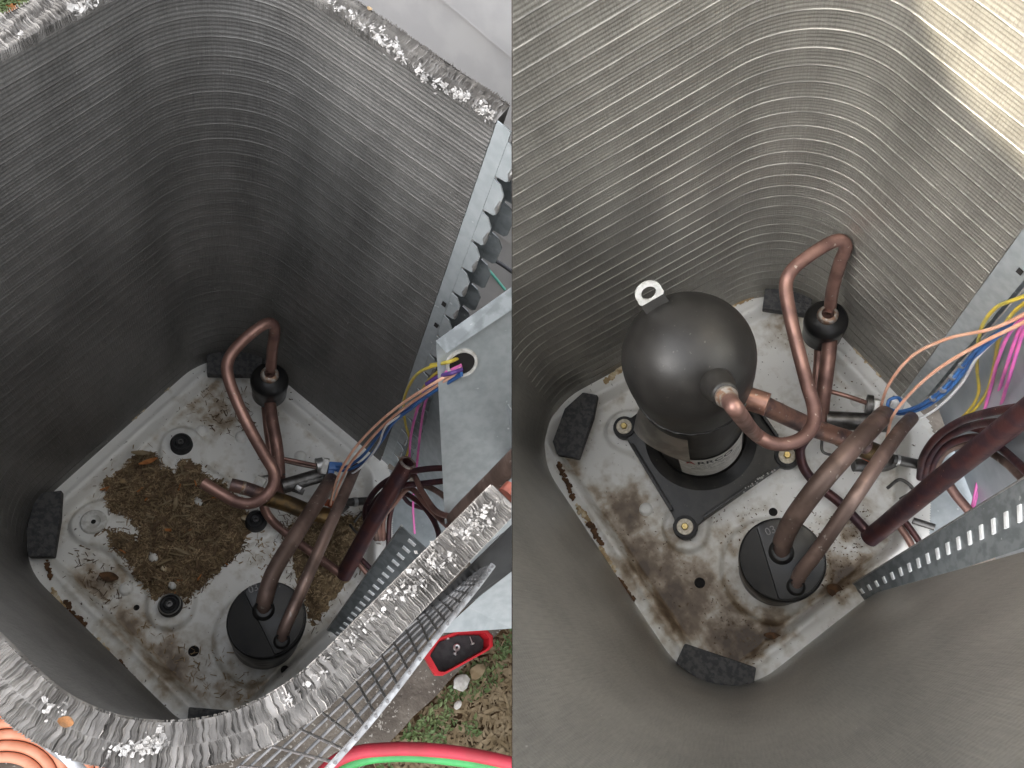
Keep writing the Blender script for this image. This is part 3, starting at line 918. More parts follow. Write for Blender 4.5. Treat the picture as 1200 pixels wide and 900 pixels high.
# single leaves and chips that stand out
def leaf_obj(k, px, py, z, l, w_, ang, m, lab, name='dry_leaf', cat='leaf', curl=.3):
    c = P(k, px, py, z)
    bm = bmesh.new(); n = 6; rows = []
    d = Vector((math.cos(ang), math.sin(ang), 0)); s = Vector((-d.y, d.x, 0))
    for j in range(n + 1):
        f = j / n - .5; ww = w_ * .5 * math.cos(f * 2.6)
        zz = curl * l * f * f * 1.2
        rows.append([bm.verts.new(c + d * l * f + s * ww * q + Vector((0, 0, zz + abs(q) * w_ * .12))) for q in (-1, 0, 1)])
    for j in range(n):
        for q in range(2): bm.faces.new((rows[j][q], rows[j][q + 1], rows[j + 1][q + 1], rows[j + 1][q]))
    r = bmesh.ops.extrude_face_region(bm, geom=bm.faces[:])
    bmesh.ops.translate(bm, verts=[v for v in r['geom'] if isinstance(v, bmesh.types.BMVert)], vec=(0, 0, .0008))
    return add(name, bm, m, k=k, base=c, label=lab, cat=cat, group='dry leaves', smooth=60)
leaf_obj(0, 165, 531, .034, .035, .011, .75, 'chip_c', 'tan dry leaf curl at the far end of the debris')
leaf_obj(0, 174, 541, .034, .036, .010, 1.15, 'chip_orange', 'orange brown leaf curl beside the tan one on the debris')
leaf_obj(0, 206, 591, .036, .03, .009, -.9, 'chip_c', 'pale bark strip in the middle of the debris')
leaf_obj(0, 213, 646, .034, .034, .007, .3, 'chip_c', 'pale bark strip on the near side of the debris')
leaf_obj(0, 128, 676, .018, .035, .018, .5, 'rust', 'dark brown leaf on the pan below the white washer')
leaf_obj(0, 78, 846, 1.042, .010, .007, .4, 'leaf_dull', 'small orange leaf caught on the bent fins', curl=.6)
leaf_obj(0, 433, 11, 1.042, .006, .005, .2, 'chip_a', 'tiny yellow leaf on the far fin edge beside the siding', curl=.4)
leaf_obj(1, 978, 692, .02, .03, .024, .6, 'rust', 'brown leaf wad beside the black accumulator', curl=.8)
leaf_obj(1, 905, 745, .012, .03, .012, .9, 'rust', 'dark brown leaf by the near foam pad', curl=.5)
for x, y, s in ((233, 590, .008), (181, 655, .009), (193, 668, .006), (203, 688, .007), (146, 567, .006), (287, 609, .006)):
    p = on_pan(0, x, y); p.z += .016
    bm = bmesh.new(); q = bmesh.ops.create_icosphere(bm, subdivisions=2, radius=s)
    for v in q['verts']:
        v.co = Vector((v.co.x * 1.2, v.co.y * .9, v.co.z * .45)) * (1 + .5 * noise.noise(v.co * 220 + p * 30)) + p
    add('paint_flake', bm, 'flake_gap_light' if s < .0065 else 'white_plastic', deb, smooth=180)
# right pan: dark crumbs
cr = thing('crumbs', 'dark crumbs and grit scattered over the stained pan', 'grit', 1)
cr['kind'] = 'stuff'
for ai, (ar, n) in enumerate((([(700, 560), (790, 640), (870, 700), (890, 760), (800, 750), (730, 650)], 130), ([(950, 600), (1020, 590), (1010, 660), (985, 700), (955, 680)], 260), ([(830, 600), (900, 590), (880, 640), (850, 650)], 50), ([(840, 725), (920, 735), (885, 775), (850, 765)], 90), ([(890, 390), (985, 400), (1040, 470), (960, 470)], 50))):
    poly = [tuple(on_pan(1, *p).xy) for p in ar]
    bm = bmesh.new(); chips(bm, 1, poly, n, 40 + ai, .0010, .0042, .001, .0028, .002, spread=.01)
    add('crumb_patch', bm, 'chip_b', cr, kind='stuff')
# cream and rusty flakes where the coil sits; right cream ones imitate gap light
def flakes(k, runs, parent, m):
    rng = random.Random(k * 9 + len(runs))
    bm = bmesh.new()
    for (x0, y0), (x1, y1), n in runs:
        for j in range(n * 2):
            f = rng.random()
            c = P(k, x0 + (x1 - x0) * f + rng.gauss(0, 1.2), y0 + (y1 - y0) * f + rng.gauss(0, 1.2), .034)
            q = bmesh.ops.create_icosphere(bm, subdivisions=1, radius=rng.uniform(.0012, .0040))
            a = rng.uniform(.8, 1.6)
            for v in q['verts']:
                v.co = Vector((v.co.x * a, v.co.y * 1.2, v.co.z * .4)) * (1 + .6 * noise.noise(v.co * 300 + c * 60)) + c
    add('edge_flakes_gap_light', bm, m, parent, kind='stuff', smooth=60)
flakes(0, [((136, 503), (168, 478), 45), ((182, 464), (222, 428), 60), ((86, 545), (112, 525), 30), ((60, 690), (75, 712), 14), ((105, 742), (135, 772), 12)], panL, 'flake_gap_light')
flakes(0, [((75, 705), (100, 735), 26), ((140, 775), (158, 798), 12), ((52, 640), (60, 680), 18)], panL, 'rust')
flakes(1, [((708, 448), (730, 430), 40), ((858, 357), (900, 340), 50), ((676, 592), (690, 612), 26), ((702, 640), (720, 668), 34), ((1000, 405), (1032, 438), 26), ((800, 785), (868, 806), 26)], panR, 'flake_gap_light')  # cream bits stand for sunlight seen through gaps under the coil
flakes(1, [((655, 545), (672, 585), 44), ((690, 612), (704, 636), 34), ((726, 680), (742, 704), 30)], panR, 'rust')

# ------------------------------------------------------------------ accumulators
def accumulator(k, lab, r, ztop, paths, px_text):
    c = ACC[k].copy(); c.z = 0
    z0 = surf(k, c.x, c.y)
    t = thing('accumulator', lab, 'accumulator', k, (c.x, c.y, z0), group='accumulators')
    h = ztop - z0
    prof = [(0, 0), (r * .92, 0), (r * .97, .004), (r * .97, h * .70), (r * 1.0, h * .71), (r * 1.0, h * .92), (r * .985, h * .945), (r * .95, h * .955), (r * .5, h * .955), (0, h * .955)]
    add('shell', lathe_bm(prof, (c.x, c.y, z0), 64), 'black_gloss', t, smooth=35)
    # pressed step across the lid
    a = P(k, *px_text[1], ztop); b = P(k, *px_text[2], ztop)
    d = (b - a).normalized(); s = Vector((-d.y, d.x, 0))
    if (c - a).dot(s) > 0: s = -s
    mid = (a + b) / 2; off = (mid.xy - c.xy).dot(s.xy)
    half = math.sqrt(max(r * r * .86 - off * off, 1e-4))
    foot = c.xy + s.xy * off
    pts = []
    n = 14
    ang = math.acos(max(-1, min(1, off / (r * .93))))
    base_ang = math.atan2(s.y, s.x)
    for j in range(n + 1):
        q = base_ang - ang + 2 * ang * j / n
        pts.append(Vector((c.x + math.cos(q) * r * .945, c.y + math.sin(q) * r * .945, ztop + .0045 - .016 * max(0, (math.cos(q - base_ang) * r * .945 - off)) / max(r - off, 1e-3))))
    # the larger side of the lid is the raised one
    pts2 = []
    for j in range(2 * n + 1):
        q = base_ang + ang + (2 * math.pi - 2 * ang) * j / (2 * n)
        pts2.append(Vector((c.x + math.cos(q) * r * .93, c.y + math.sin(q) * r * .93, ztop + .0075)))
    lid = add('lid_step', prism_bm(pts2, .020, bevel=.0026, direction=Vector((0, 0, -1))), 'black_gloss', t, smooth=35)
    add('lid_slope', prism_bm(pts, .014, direction=Vector((0, 0, -1))), 'black_gloss', t, smooth=35)
    # pressed number
    cu = bpy.data.curves.new('n', 'FONT'); cu.body = '03'; cu.size = .017; cu.extrude = .0006; cu.align_x = 'CENTER'; cu.align_y = 'CENTER'
    to = bpy.data.objects.new('n', cu); COL.objects.link(to)
    bpy.context.view_layer.update()
    me = bpy.data.meshes.new_from_object(to.evaluated_get(bpy.context.evaluated_depsgraph_get()))
    bm = bmesh.new(); bm.from_mesh(me); bpy.data.objects.remove(to); bpy.data.curves.remove(cu); bpy.data.meshes.remove(me)
    pt = P(k, *px_text[0], ztop + .0075)
    right = P(k, px_text[0][0] + 10, px_text[0][1] - 4, ztop + .0075) - pt; ang2 = math.atan2(right.y, right.x)
    bmesh.ops.transform(bm, matrix=Matrix.Translation(pt + Vector((0, 0, .0002))) @ Matrix.Rotation(ang2, 4, 'Z'), verts=bm.verts)
    add('pressed_number', bm, mat('worn_number', (.10, .095, .09), rough=.4), lid)
    for nm, pp, rad, m in paths:
        pp = [(x, y, z + .07 * (1 - i / (len(pp) - 1)) ** 1.3) for i, (x, y, z) in enumerate(pp)]
        pa = ppath(k, pp)
        pipe_o = add(nm, tube_bm(pa, rad, 16, hollow=False), m, t, smooth=50)
        add('weld_collar', lathe_bm([(rad * 1.32, -.002), (rad * 1.22, .003), (rad * 1.02, .006), (rad * .9, .007)], Vector((pa[0].x, pa[0].y, ztop + .0075)), 24), 'black_gloss', pipe_o, smooth=40)
    return t
accumulator(0, 'black lidded accumulator with two brown pipes, nearest thing on the littered pan', .0660, .24,
            [('pipe', [(309, 716, .165), (311, 700, .195), (320, 672, .215), (345, 630, .215), (368, 594, .20), (380, 575, .185), (388, 562, .15)], .0142, 'copper_brown'),
             ('pipe', [(330, 752, .165), (333, 738, .195), (343, 715, .215), (368, 658, .225), (392, 604, .22), (409, 566, .205), (417, 548, .17)], .0108, 'copper_brown')],
            ((297, 690), (284, 690), (322, 768)))
accumulator(1, 'black lidded accumulator with two brown pipes at the foot of the compressor', .0665, .24,
            [('pipe', [(915, 648, .165), (919, 630, .20), (932, 605, .25), (968, 558, .30), (1005, 518, .29), (1024, 498, .26), (1036, 486, .20)], .0152, 'copper_brown'),
             ('pipe', [(932, 688, .165), (938, 672, .20), (955, 650, .24), (1000, 585, .29), (1035, 533, .28), (1054, 506, .25), (1068, 490, .19)], .0110, 'copper_brown')],
            ((903, 622), (886, 616), (914, 708)))

# ------------------------------------------------------------------ where the compressor stands
_c0 = sum((Vector((q.x, q.y, 0)) for q in BOLT[1]), Vector()) / 4
_dm = P(1, 803, 414, .50)
COMP = Vector((_c0.x * .42 + _dm.x * .58, _c0.y * .42 + _dm.y * .58))
COMP_R = .0925
def on_cyl(k, px, py, rad, c=None):
    c = c or COMP
    o, d = _ray(k, px, py)
    A_ = d[0]**2 + d[1]**2; B_ = 2 * ((o[0] - c.x) * d[0] + (o[1] - c.y) * d[1]); C_ = (o[0] - c.x)**2 + (o[1] - c.y)**2 - rad * rad
    D_ = B_ * B_ - 4 * A_ * C_
    return Vector(o + d * ((-B_ - math.sqrt(max(D_, 0))) / (2 * A_)))
BOSS = on_cyl(1, 846, 458, COMP_R * .99)
BOSS_END = on_cyl(1, 860, 477, COMP_R + .032)
BOSS_AX = (BOSS_END - BOSS).normalized()
print('boss', BOSS, BOSS_END)

# ------------------------------------------------------------------ mufflers and the copper loops
def muffler(k, lab, px, z, r, loop, lr, legs, loopmat):
    c = P(k, *px, z)
    t = thing('muffler', lab, 'muffler', k, (c.x, c.y, z - .085), group='capped mufflers')
    can = add('canister', lathe_bm([(0, -.085), (r * .75, -.085), (r * .93, -.078), (r * .95, -.028), (r, -.026), (r, -.014), (r * .97, -.009), (r * .80, .000), (r * .42, .005), (r * .40, .010), (.014, .012)], c, 48), 'black_gloss', t, smooth=40)
    add('braze_collar', lathe_bm([(.0135, .006), (.0175, .009), (.0175, .014), (.0145, .018), (.0105, .019)], c, 24), 'braze', can, smooth=40)
    pa = ppath(k, loop, 12)
    if k == 1:
        pa = spline([P(k, *p) for p in loop] + [BOSS_END + BOSS_AX * .004, BOSS + BOSS_AX * .022], 12)
    pa[0] = c + Vector((0, 0, .008))
    add('discharge_loop', tube_bm(pa, lr, 16, hollow=True), loopmat, t, smooth=50)
    for i, (pp, rad) in enumerate(legs):
        add('leg_pipe', tube_bm(ppath(k, pp), rad, 14), 'copper', t, smooth=50)
    return t
muffler(0, 'black capped muffler with a bent copper loop ending in two open cut ends', (316, 442), .20, .037,
        [(317, 438, .20), (319, 410, .26), (322, 386, .315), (318, 379, .33), (308, 381, .335), (285, 399, .33), (270, 417, .325), (266, 432, .32), (272, 456, .31), (290, 497, .29), (311, 535, .27), (321, 553, .26), (320, 569, .25), (309, 583, .245), (293, 590, .24), (277, 588, .24), (260, 579, .24), (238, 566, .24)], .0105,
        [([(316, 468, .14), (319, 492, .145), (324, 520, .14), (327, 550, .12), (327, 580, .09)], .0120), ([(311, 468, .11), (314, 500, .10), (318, 530, .09), (320, 570, .07)], .0095)], 'copper')
muffler(1, 'black capped muffler with a tall copper loop brazed to the compressor', (969, 372), .20, .037,
        [(972, 365, .20), (976, 338, .26), (985, 306, .33), (991, 290, .36), (986, 282, .375), (974, 284, .38), (945, 302, .385), (927, 318, .385), (921, 333, .38), (924, 360, .375), (933, 400, .365), (946, 450, .355), (954, 478, .35), (953, 497, .35), (942, 512, .355), (923, 520, .36), (903, 519, .37), (886, 509, .385)], .0105,
        [([(972, 384, .15), (972, 405, .16), (968, 440, .15), (964, 470, .13), (962, 500, .10)], .0130), ([(961, 400, .11), (959, 430, .10), (956, 465, .09), (955, 500, .07)], .0095)], 'copper')

# ------------------------------------------------------------------ reversing valves and their pipes
def valve(k, lab, d):
    t = thing('reversing_valve', lab, 'valve', k, P(k, *d['base']), group='reversing valves')
    for nm, pp, rad, m, hol in d['tubes']:
        add(nm, tube_bm(ppath(k, pp), rad, 16, hollow=hol), m, t, smooth=50)
    for nm, pp, rad, m in d['rings']:
        a, b = P(k, *pp[0]), P(k, *pp[1])
        add(nm, tube_bm([a, b], rad, 20), m, t, smooth=40)
    for nm, c, size, rotz, m in d['blocks']:
        add(nm, box_bm(P(k, *c), size, Matrix.Rotation(rotz, 3, 'Z') @ Matrix.Rotation(.4, 3, 'X'), .0015), m, t, smooth=40)
    return t
valve(0, 'grey steel reversing valve among pipes on the littered pan, with an open suction stub', dict(
    base=(345, 590, .02),
    tubes=[('valve_body', [(331, 570, .12), (386, 554, .12)], .0150, 'steel_dark', False),
           ('suction_stub', [(270, 568, .19), (290, 573, .185), (315, 582, .17)], .0125, 'copper_new', True),
           ('brass_pipe', [(312, 583, .165), (336, 590, .15), (362, 600, .135), (395, 607, .12)], .0165, 'brass', False),
           ('liquid_pipe', [(312, 575, .10), (309, 592, .075), (317, 608, .05), (336, 625, .04), (366, 648, .035), (400, 673, .035)], .0090, 'copper', False),
           ('pilot_tube', [(330, 537, .13), (350, 541, .13), (374, 546, .135)], .0038, 'copper', False),
           ('pilot_tube', [(330, 540, .125), (352, 545, .125), (374, 549, .13)], .0030, 'copper_brown', False),
           ('pilot_tube', [(300, 560, .14), (318, 557, .13), (334, 556, .12)], .0022, 'steel_dark', False),
           ('end_stub', [(404, 589, .10), (431, 587, .09)], .0085, 'steel_dark', False),
           ('lower_pipe', [(365, 607, .10), (395, 598, .09), (405, 590, .10)], .0120, 'steel_dark', False),
           ('hanger_wire', [(415, 612, .03), (425, 600, .05), (432, 612, .05), (426, 622, .03)], .0028, 'steel_dark', False),
           ('hanger_wire', [(410, 615, .03), (420, 625, .04), (432, 620, .04)], .0028, 'steel_dark', False)],
    rings=[('ferrule', ((414, 588.4, .098), (418, 588, .096)), .0098, 'steel_light'), ('braze_ring', ((283, 571, .187), (287, 572, .186)), .0132, 'braze'),
           ('solenoid_core', ((371, 547, .14), (379, 545, .14)), .0165, 'steel_light')],
    blocks=[('solenoid_clip', (381, 546, .145), (.012, .030, .030), .55, 'white_plastic'), ('tag', (305, 564, .15), (.020, .018, .014), .3, 'white_plastic'),
            ('bracket', (345, 573, .10), (.04, .012, .012), .4, 'steel_dark'), ('clip', (350, 572, .13), (.012, .010, .010), .2, 'steel_light'),
            ('orange_tape', (387, 590, .11), (.020, .014, .012), .4, 'w_orange')]))
valve(1, 'grey steel reversing valve behind the two accumulator pipes beside the compressor', dict(
    base=(1000, 520, .02),
    tubes=[('valve_body', [(968, 492, .11), (1042, 496, .11)], .0165, 'steel_dark', False),
           ('suction_pipe', [(870, 465, .40), (893, 474, .36), (925, 489, .30), (955, 502, .26), (985, 512, .22), (1015, 522, .19)], .0150, 'copper_new', False),
           ('brass_pipe', [(985, 512, .17), (1005, 522, .15), (1035, 535, .12)], .0170, 'brass', False),
           ('liquid_pipe', [(952, 505, .10), (938, 525, .07), (942, 548, .05), (958, 568, .04), (985, 590, .035), (1020, 627, .035)], .0090, 'copper_dark', False),
           ('pilot_tube', [(974, 459, .11), (995, 465, .11), (1018, 473, .12)], .0042, 'copper', False),
           ('end_stub', [(1046, 538, .09), (1080, 545, .08)], .0090, 'steel_dark', False),
           ('end_stub', [(1095, 618, .05), (1070, 610, .05)], .0060, 'steel_dark', False),
           ('lower_pipe', [(1000, 545, .08), (1035, 545, .07), (1050, 538, .08)], .0120, 'steel_dark', False),
           ('hanger_wire', [(1040, 572, .03), (1055, 562, .05), (1070, 574, .05), (1055, 585, .03)], .0030, 'steel_dark', False),
           ('hanger_wire', [(963, 515, .05), (965, 530, .05), (990, 535, .05)], .0026, 'steel_dark', False)],
    rings=[('braze_ring', ((880, 469, .385), (884, 470.5, .378)), .0160, 'copper'), ('ferrule', ((1050, 539, .088), (1053, 539.6, .087)), .0105, 'steel_light'),
           ('solenoid_core', ((1015, 474, .12), (1022, 475, .12)), .0180, 'steel_dark')],
    blocks=[('solenoid_clip', (1027, 478, .125), (.012, .030, .034), .9, 'white_plastic'), ('clip', (1052, 472, .10), (.022, .020, .018), .6, 'steel_light'),
            ('bracket', (980, 517, .08), (.04, .012, .012), .4, 'steel_light'), ('orange_tape', (1018, 535, .10), (.020, .016, .012), .4, 'w_orange')]))

# thick service stubs
st = thing('service_pipe', 'thick dark red copper pipe with an open cut top in the empty unit', 'pipe', 0, P(0, 403, 674, .03), group='service pipes')
add('pipe', tube_bm(ppath(0, [(403, 674, .03), (418, 646, .09), (447, 594, .20), (478, 542, .30)]), .0165, 20, hollow=True), 'copper_dark', st, smooth=50)
add('cut_rim', lathe_bm([(.0118, .0), (.0118, .0012), (.0162, .0012), (.0168, -.002)], P(0, 478, 542, .30), 24, axis=P(0, 478, 542, .30) - P(0, 447, 594, .20)), 'braze', st, smooth=40)
st = thing('service_pipe', 'thick dark red copper pipe slanting out past the dotted steel bracket', 'pipe', 1, P(1, 1022, 630, .03), group='service pipes')
add('pipe', tube_bm(ppath(1, [(1018, 631, .03), (1035, 618, .06), (1060, 597, .12), (1130, 540, .28), (1230, 462, .50)]), .0165, 20), 'copper_dark', st, smooth=50)

# ------------------------------------------------------------------ capillary tubes and header
ct = thing('capillary_tubes', 'bundle of thin dark copper capillary tubes looping to the cut coil end', 'tubes', 0, P(0, 450, 620, .05))
for pp, rad, m in (
    ([(432, 625, .08), (428, 598, .14), (440, 575, .20), (460, 560, .25), (490, 551, .31), (525, 549, .36), (550, 557, .40), (563, 570, .44)], .0058, 'copper_dark'),
    ([(437, 630, .07), (434, 600, .14), (446, 580, .19), (468, 570, .24), (500, 566, .29), (535, 563, .34), (556, 567, .39), (566, 578, .44)], .0058, 'copper_dark'),
    ([(441, 632, .07), (440, 604, .13), (452, 584, .18), (476, 568, .24), (500, 570, .28), (522, 583, .34), (534, 600, .42)], .0055, 'copper_brown'),
    ([(445, 632, .06), (444, 606, .13), (455, 588, .17), (482, 556, .26), (494, 575, .30), (510, 598, .36), (528, 606, .44)], .0055, 'copper'),
    ([(449, 632, .06), (450, 606, .12), (462, 590, .17), (480, 572, .23), (500, 592, .28), (520, 612, .36), (530, 620, .44)], .0055, 'copper'),
    ([(455, 640, .05), (458, 600, .12), (470, 578, .18), (490, 588, .22), (505, 605, .26), (514, 625, .30), (512, 640, .34)], .0052, 'copper_dark'),
    ([(440, 618, .05), (452, 628, .05), (466, 645, .05)], .0055, 'copper'),
    ([(415, 655, .05), (432, 675, .05), (440, 690, .05)], .0050, 'copper'),
    ([(420, 652, .05), (437, 670, .05), (446, 686, .05)], .0050, 'copper_dark'),
    ([(468, 575, .10), (480, 590, .10), (505, 600, .12), (512, 618, .14)], .0045, 'copper_dark')):
    add('capillary_tube', tube_bm(ppath(0, pp), rad, 10), m, ct, smooth=60)
hp = thing('header_pipe', 'dark brown header pipe rising along the cut coil end toward the siding', 'pipe', 0, P(0, 538, 603, .55))
add('pipe', tube_bm(ppath(0, [(533, 609, .55), (545, 596, .60), (575, 567, .72), (615, 528, .85)]), .0130, 16), 'copper_brown', hp, smooth=50)
add('copper_end', tube_bm([P(0, 593, 581, .95), P(0, 601, 572, .95)], .0095, 16), mat('red_copper_end', (.34, .10, .065), (.24, .08, .06), 60, .4, .5), hp, smooth=50)
ct = thing('capillary_tubes', 'bundle of thin dark copper tubes curving behind the slanting thick pipe', 'tubes', 1, P(1, 1085, 600, .05))
for pp, rad, m in (
    ([(1078, 560, .07), (1082, 535, .14), (1098, 512, .20), (1125, 494, .26), (1160, 483, .36), (1190, 478, .42)], .0062, 'copper_dark'),
    ([(1083, 562, .07), (1088, 538, .13), (1103, 517, .18), (1130, 502, .23), (1165, 495, .33), (1195, 500, .38)], .0062, 'copper_dark'),
    ([(1088, 564, .06), (1095, 540, .12), (1110, 522, .16), (1140, 512, .20), (1165, 520, .26), (1190, 540, .32), (1215, 565, .38)], .0060, 'copper_dark'),
    ([(1095, 566, .06), (1098, 545, .10), (1110, 528, .14), (1135, 520, .17), (1160, 530, .23), (1185, 548, .29), (1215, 580, .36)], .0060, 'copper_brown'),
    ([(1080, 552, .05), (1090, 525, .11), (1105, 508, .16), (1130, 500, .20), (1155, 505, .22)], .0062, 'copper_dark'),
    ([(1110, 565, .08), (1120, 580, .07), (1138, 602, .06), (1142, 612, .06)], .0080, 'copper'),
    ([(1050, 612, .04), (1062, 628, .04), (1070, 642, .04)], .0060, 'copper'),
    ([(1058, 608, .04), (1070, 624, .04), (1078, 636, .04)], .0055, 'copper_dark')):
    add('capillary_tube', tube_bm(ppath(1, pp), rad, 10), m, ct, smooth=60)

# ------------------------------------------------------------------ compressor
def compressor():
    k = 1
    b = BOLT[1]
    c0 = sum((Vector((q.x, q.y, 0)) for q in b), Vector()) / 4
    z0 = surf(k, c0.x, c0.y) + .012
    # centre the shell where its dome is seen
    cx, cy = COMP
    t = thing('compressor', 'black round-topped compressor bolted to the pan by a four-armed base', 'compressor', k, (cx, cy, z0))
    C_ = Vector((cx, cy, 0))
    Rb, Rt = .082, .0925
    add('lower_shell', lathe_bm([(0, z0 + .012), (Rb * .9, z0 + .012), (Rb, z0 + .022), (Rb * .97, .30), (Rb * .93, .34), (Rb * .93, .41), (0, .41)], C_, 72), 'black_paint', t, smooth=35)
    zc = .505
    prof = [(Rb * .97, .384), (Rb * 1.01, .386), (Rb * 1.03, .392), (Rb * 1.03, .398), (Rt * .945, .412), (Rt * .975, .435), (Rt * .995, .468), (Rt, zc)]
    for j in range(1, 17):
        a = j / 16 * math.pi / 2
        prof.append((Rt * math.cos(a) ** .95 if j < 16 else 0, zc + .084 * math.sin(a)))
    dm_o = add('upper_dome', lathe_bm(prof, C_, 72), 'black_paint', t, smooth=50)
    add('weld_seam', tube_bm([C_ + Vector((math.cos(q) * Rt * .952, math.sin(q) * Rt * .952, .412 + .0008 * math.sin(q * 23))) for q in (2 * math.pi * j / 96 for j in range(96))], .0022, 6, closed=True), 'black_gloss', dm_o, smooth=60)
    # pressed flat and outlet boss facing the viewer
    pos = BOSS; ax = BOSS_AX
    boss_o = add('outlet_boss', lathe_bm([(.0215, -.022), (.0200, -.008), (.0180, -.001), (.0172, .004), (.0168, .010), (.0152, .013), (.0115, .0135)], pos, 32, axis=ax), 'black_paint', t, smooth=60)
    add('outlet_nipple', lathe_bm([(.0128, .010), (.0132, .017), (.0142, .020), (.0128, .023), (.0118, .028), (.0108, .034)], pos, 24, axis=ax), 'braze', boss_o, smooth=40)
    # suction nipple
    s = P(k, 868, 464, .40); d2 = Vector((s.x - cx, s.y - cy, 0)).normalized()
    p2 = Vector((cx, cy, .40)) + d2 * (Rt * .93)
    add('suction_nipple', tube_bm([p2, p2 + d2 * .03], .0175, 20), 'copper_new', t, smooth=50)
    # lifting tab
    a = P(k, 776, 352, zc + .055)
    up = Vector((0, 0, 1)); out = Vector((a.x - cx, a.y - cy, 0)).normalized(); side = Vector((-out.y, out.x, 0))
    tp = (P(k, 757, 333, zc + .10) - P(k, 766, 360, zc + .06)).normalized()
    base = P(k, 772, 364, zc + .050)
    tip = P(k, 760, 343, zc + .080)
    ax1 = (tip - base).normalized()
    vw = (Vector(-RR[1].T @ TT[1]) - base).normalized()
    nrm = (vw - ax1 * vw.dot(ax1)).normalized(); sd = ax1.cross(nrm).normalized()
    bm = bmesh.new(); n = 28
    ro, ri = .0185, .0105
    ring = []
    for j in range(n):
        q = 2 * math.pi * j / n
        e = sd * math.cos(q) + ax1 * math.sin(q)
        rr = ro * (1.0 if math.sin(q) > -.3 else 1.12)
        ring.append([bm.verts.new(tip + e * rr + nrm * .0014), bm.verts.new(tip + e * ri + nrm * .0014), bm.verts.new(tip + e * ri - nrm * .0014), bm.verts.new(tip + e * rr - nrm * .0014)])
    for j in range(n):
        A, B = ring[j], ring[(j + 1) % n]
        for q in range(4): bm.faces.new((A[q], A[(q + 1) % 4], B[(q + 1) % 4], B[q]))
    bmesh.ops.recalc_face_normals(bm, faces=bm.faces)
    lift_o = add('lifting_ring', bm, mat('bright_zinc', (.78, .77, .74), (.62, .61, .58), 120, .4, .2), t, smooth=40)
    w2 = .0175
    q0 = tip - ax1 * .013; q1 = base + Vector((cx - base.x, cy - base.y, 0)).normalized() * .016 - Vector((0, 0, .004))
    bm = prism_bm([q0 + sd * w2 + nrm * .0014, q0 - sd * w2 + nrm * .0014, q1 - sd * w2 + nrm * .003, q1 + sd * w2 + nrm * .003], .003)
    add('lifting_tab_foot', bm, 'black_paint', lift_o)
    # base plate: square with four arms
    arms = []
    cen = Vector((c0.x, c0.y, 0))
    zt = .040
    add('base_dish', lathe_bm([(Rb * .9, z0 + .018), (Rb * 1.06, z0 + .030), (Rb * 1.16, z0 + .020), (Rb * 1.26, z0 + .0155), (Rb * 1.32, z0 + .0125), (Rb * 1.24, z0 - .006)], C_, 64), 'base_black', t, smooth=40)
    outline = []
    bb = [Vector((q.x, q.y, 0)) for q in b]
    for i in range(4):
        d = (bb[i] - cen).normalized(); s_ = Vector((-d.y, d.x, 0)); rr = .0235
        pts = []
        for sg, other in ((-1, (i + 3) % 4 if (bb[1] - bb[0]).cross(bb[2] - bb[1]).z > 0 else (i + 1) % 4),):
            e = (bb[other] - bb[i]).normalized(); mid = (bb[other] + bb[i]) / 2; nn = (mid - cen).normalized()
            pts.append(bb[i] + e * .034 + nn * .009)
        for a_ in np.linspace(-math.pi * .62, math.pi * .62, 11):
            pts.append(bb[i] + d * rr * math.cos(a_) + s_ * rr * math.sin(a_))
        other = (i + 1) % 4 if (bb[1] - bb[0]).cross(bb[2] - bb[1]).z > 0 else (i + 3) % 4
        e = (bb[other] - bb[i]).normalized(); mid = (bb[other] + bb[i]) / 2; nn = (mid - cen).normalized()
        pts.append(bb[i] + e * .034 + nn * .009)
        outline.append(pts)
    orient = (bb[1] - bb[0]).cross(bb[2] - bb[1]).z
    flat = []
    for pts in (outline if orient > 0 else outline[::-1]):
        flat += pts
    top = [Vector((p.x, p.y, z0 + .013)) for p in flat]
    add('base_plate', prism_bm(top, .019, bevel=.003, direction=Vector((0, 0, -1))), 'base_black', t, smooth=40)
    # upturned edges between the arms
    for i in range(4):
        a_, c_ = bb[i], bb[(i + 1) % 4]
        mid = (a_ + c_) / 2; nn = (mid - cen).normalized()
        f0 = a_.lerp(c_, .17) + nn * .0085; f1 = a_.lerp(c_, .83) + nn * .0085
        p = [Vector((q.x, q.y, z0 + .024)) for q in (f0, f1, f1 - nn * .006, f0 - nn * .006)]
        add('edge_flange', prism_bm(p, .030, bevel=.0018, direction=Vector((0, 0, -1))), 'base_black', t, smooth=40)
    for i in range(4):
        p = Vector((b[i].x, b[i].y, z0 + .016))
        g = add('mount_cup', lathe_bm([(0, .002), (.0215, .002), (.0225, -.004), (.0225, -.020), (.019, -.024)], p, 32), 'rubber', t, smooth=40)
        add('mount_washer', lathe_bm([(0, .0045), (.0145, .0045), (.0155, .003), (.0155, .001)], p, 32), mat('cream_washer', (.66, .60, .48), (.5, .44, .34), 200, .5) if i == 0 else bpy.data.materials['cream_washer'], g, smooth=30)
        add('mount_bolt', lathe_bm([(0, .012), (.0055, .012), (.007, .010), (.007, .004)], p, 6), bpy.data.materials.get('yellow_zinc') or mat('yellow_zinc', (.55, .42, .17), (.40, .30, .12), 150, .4, .7), g, smooth=20)
    # terminal cover strap
    oc = -RR[1].T.dot(TT[1]); am0 = math.atan2(oc[1] - cy, oc[0] - cx)
    bm = bmesh.new(); rows = []
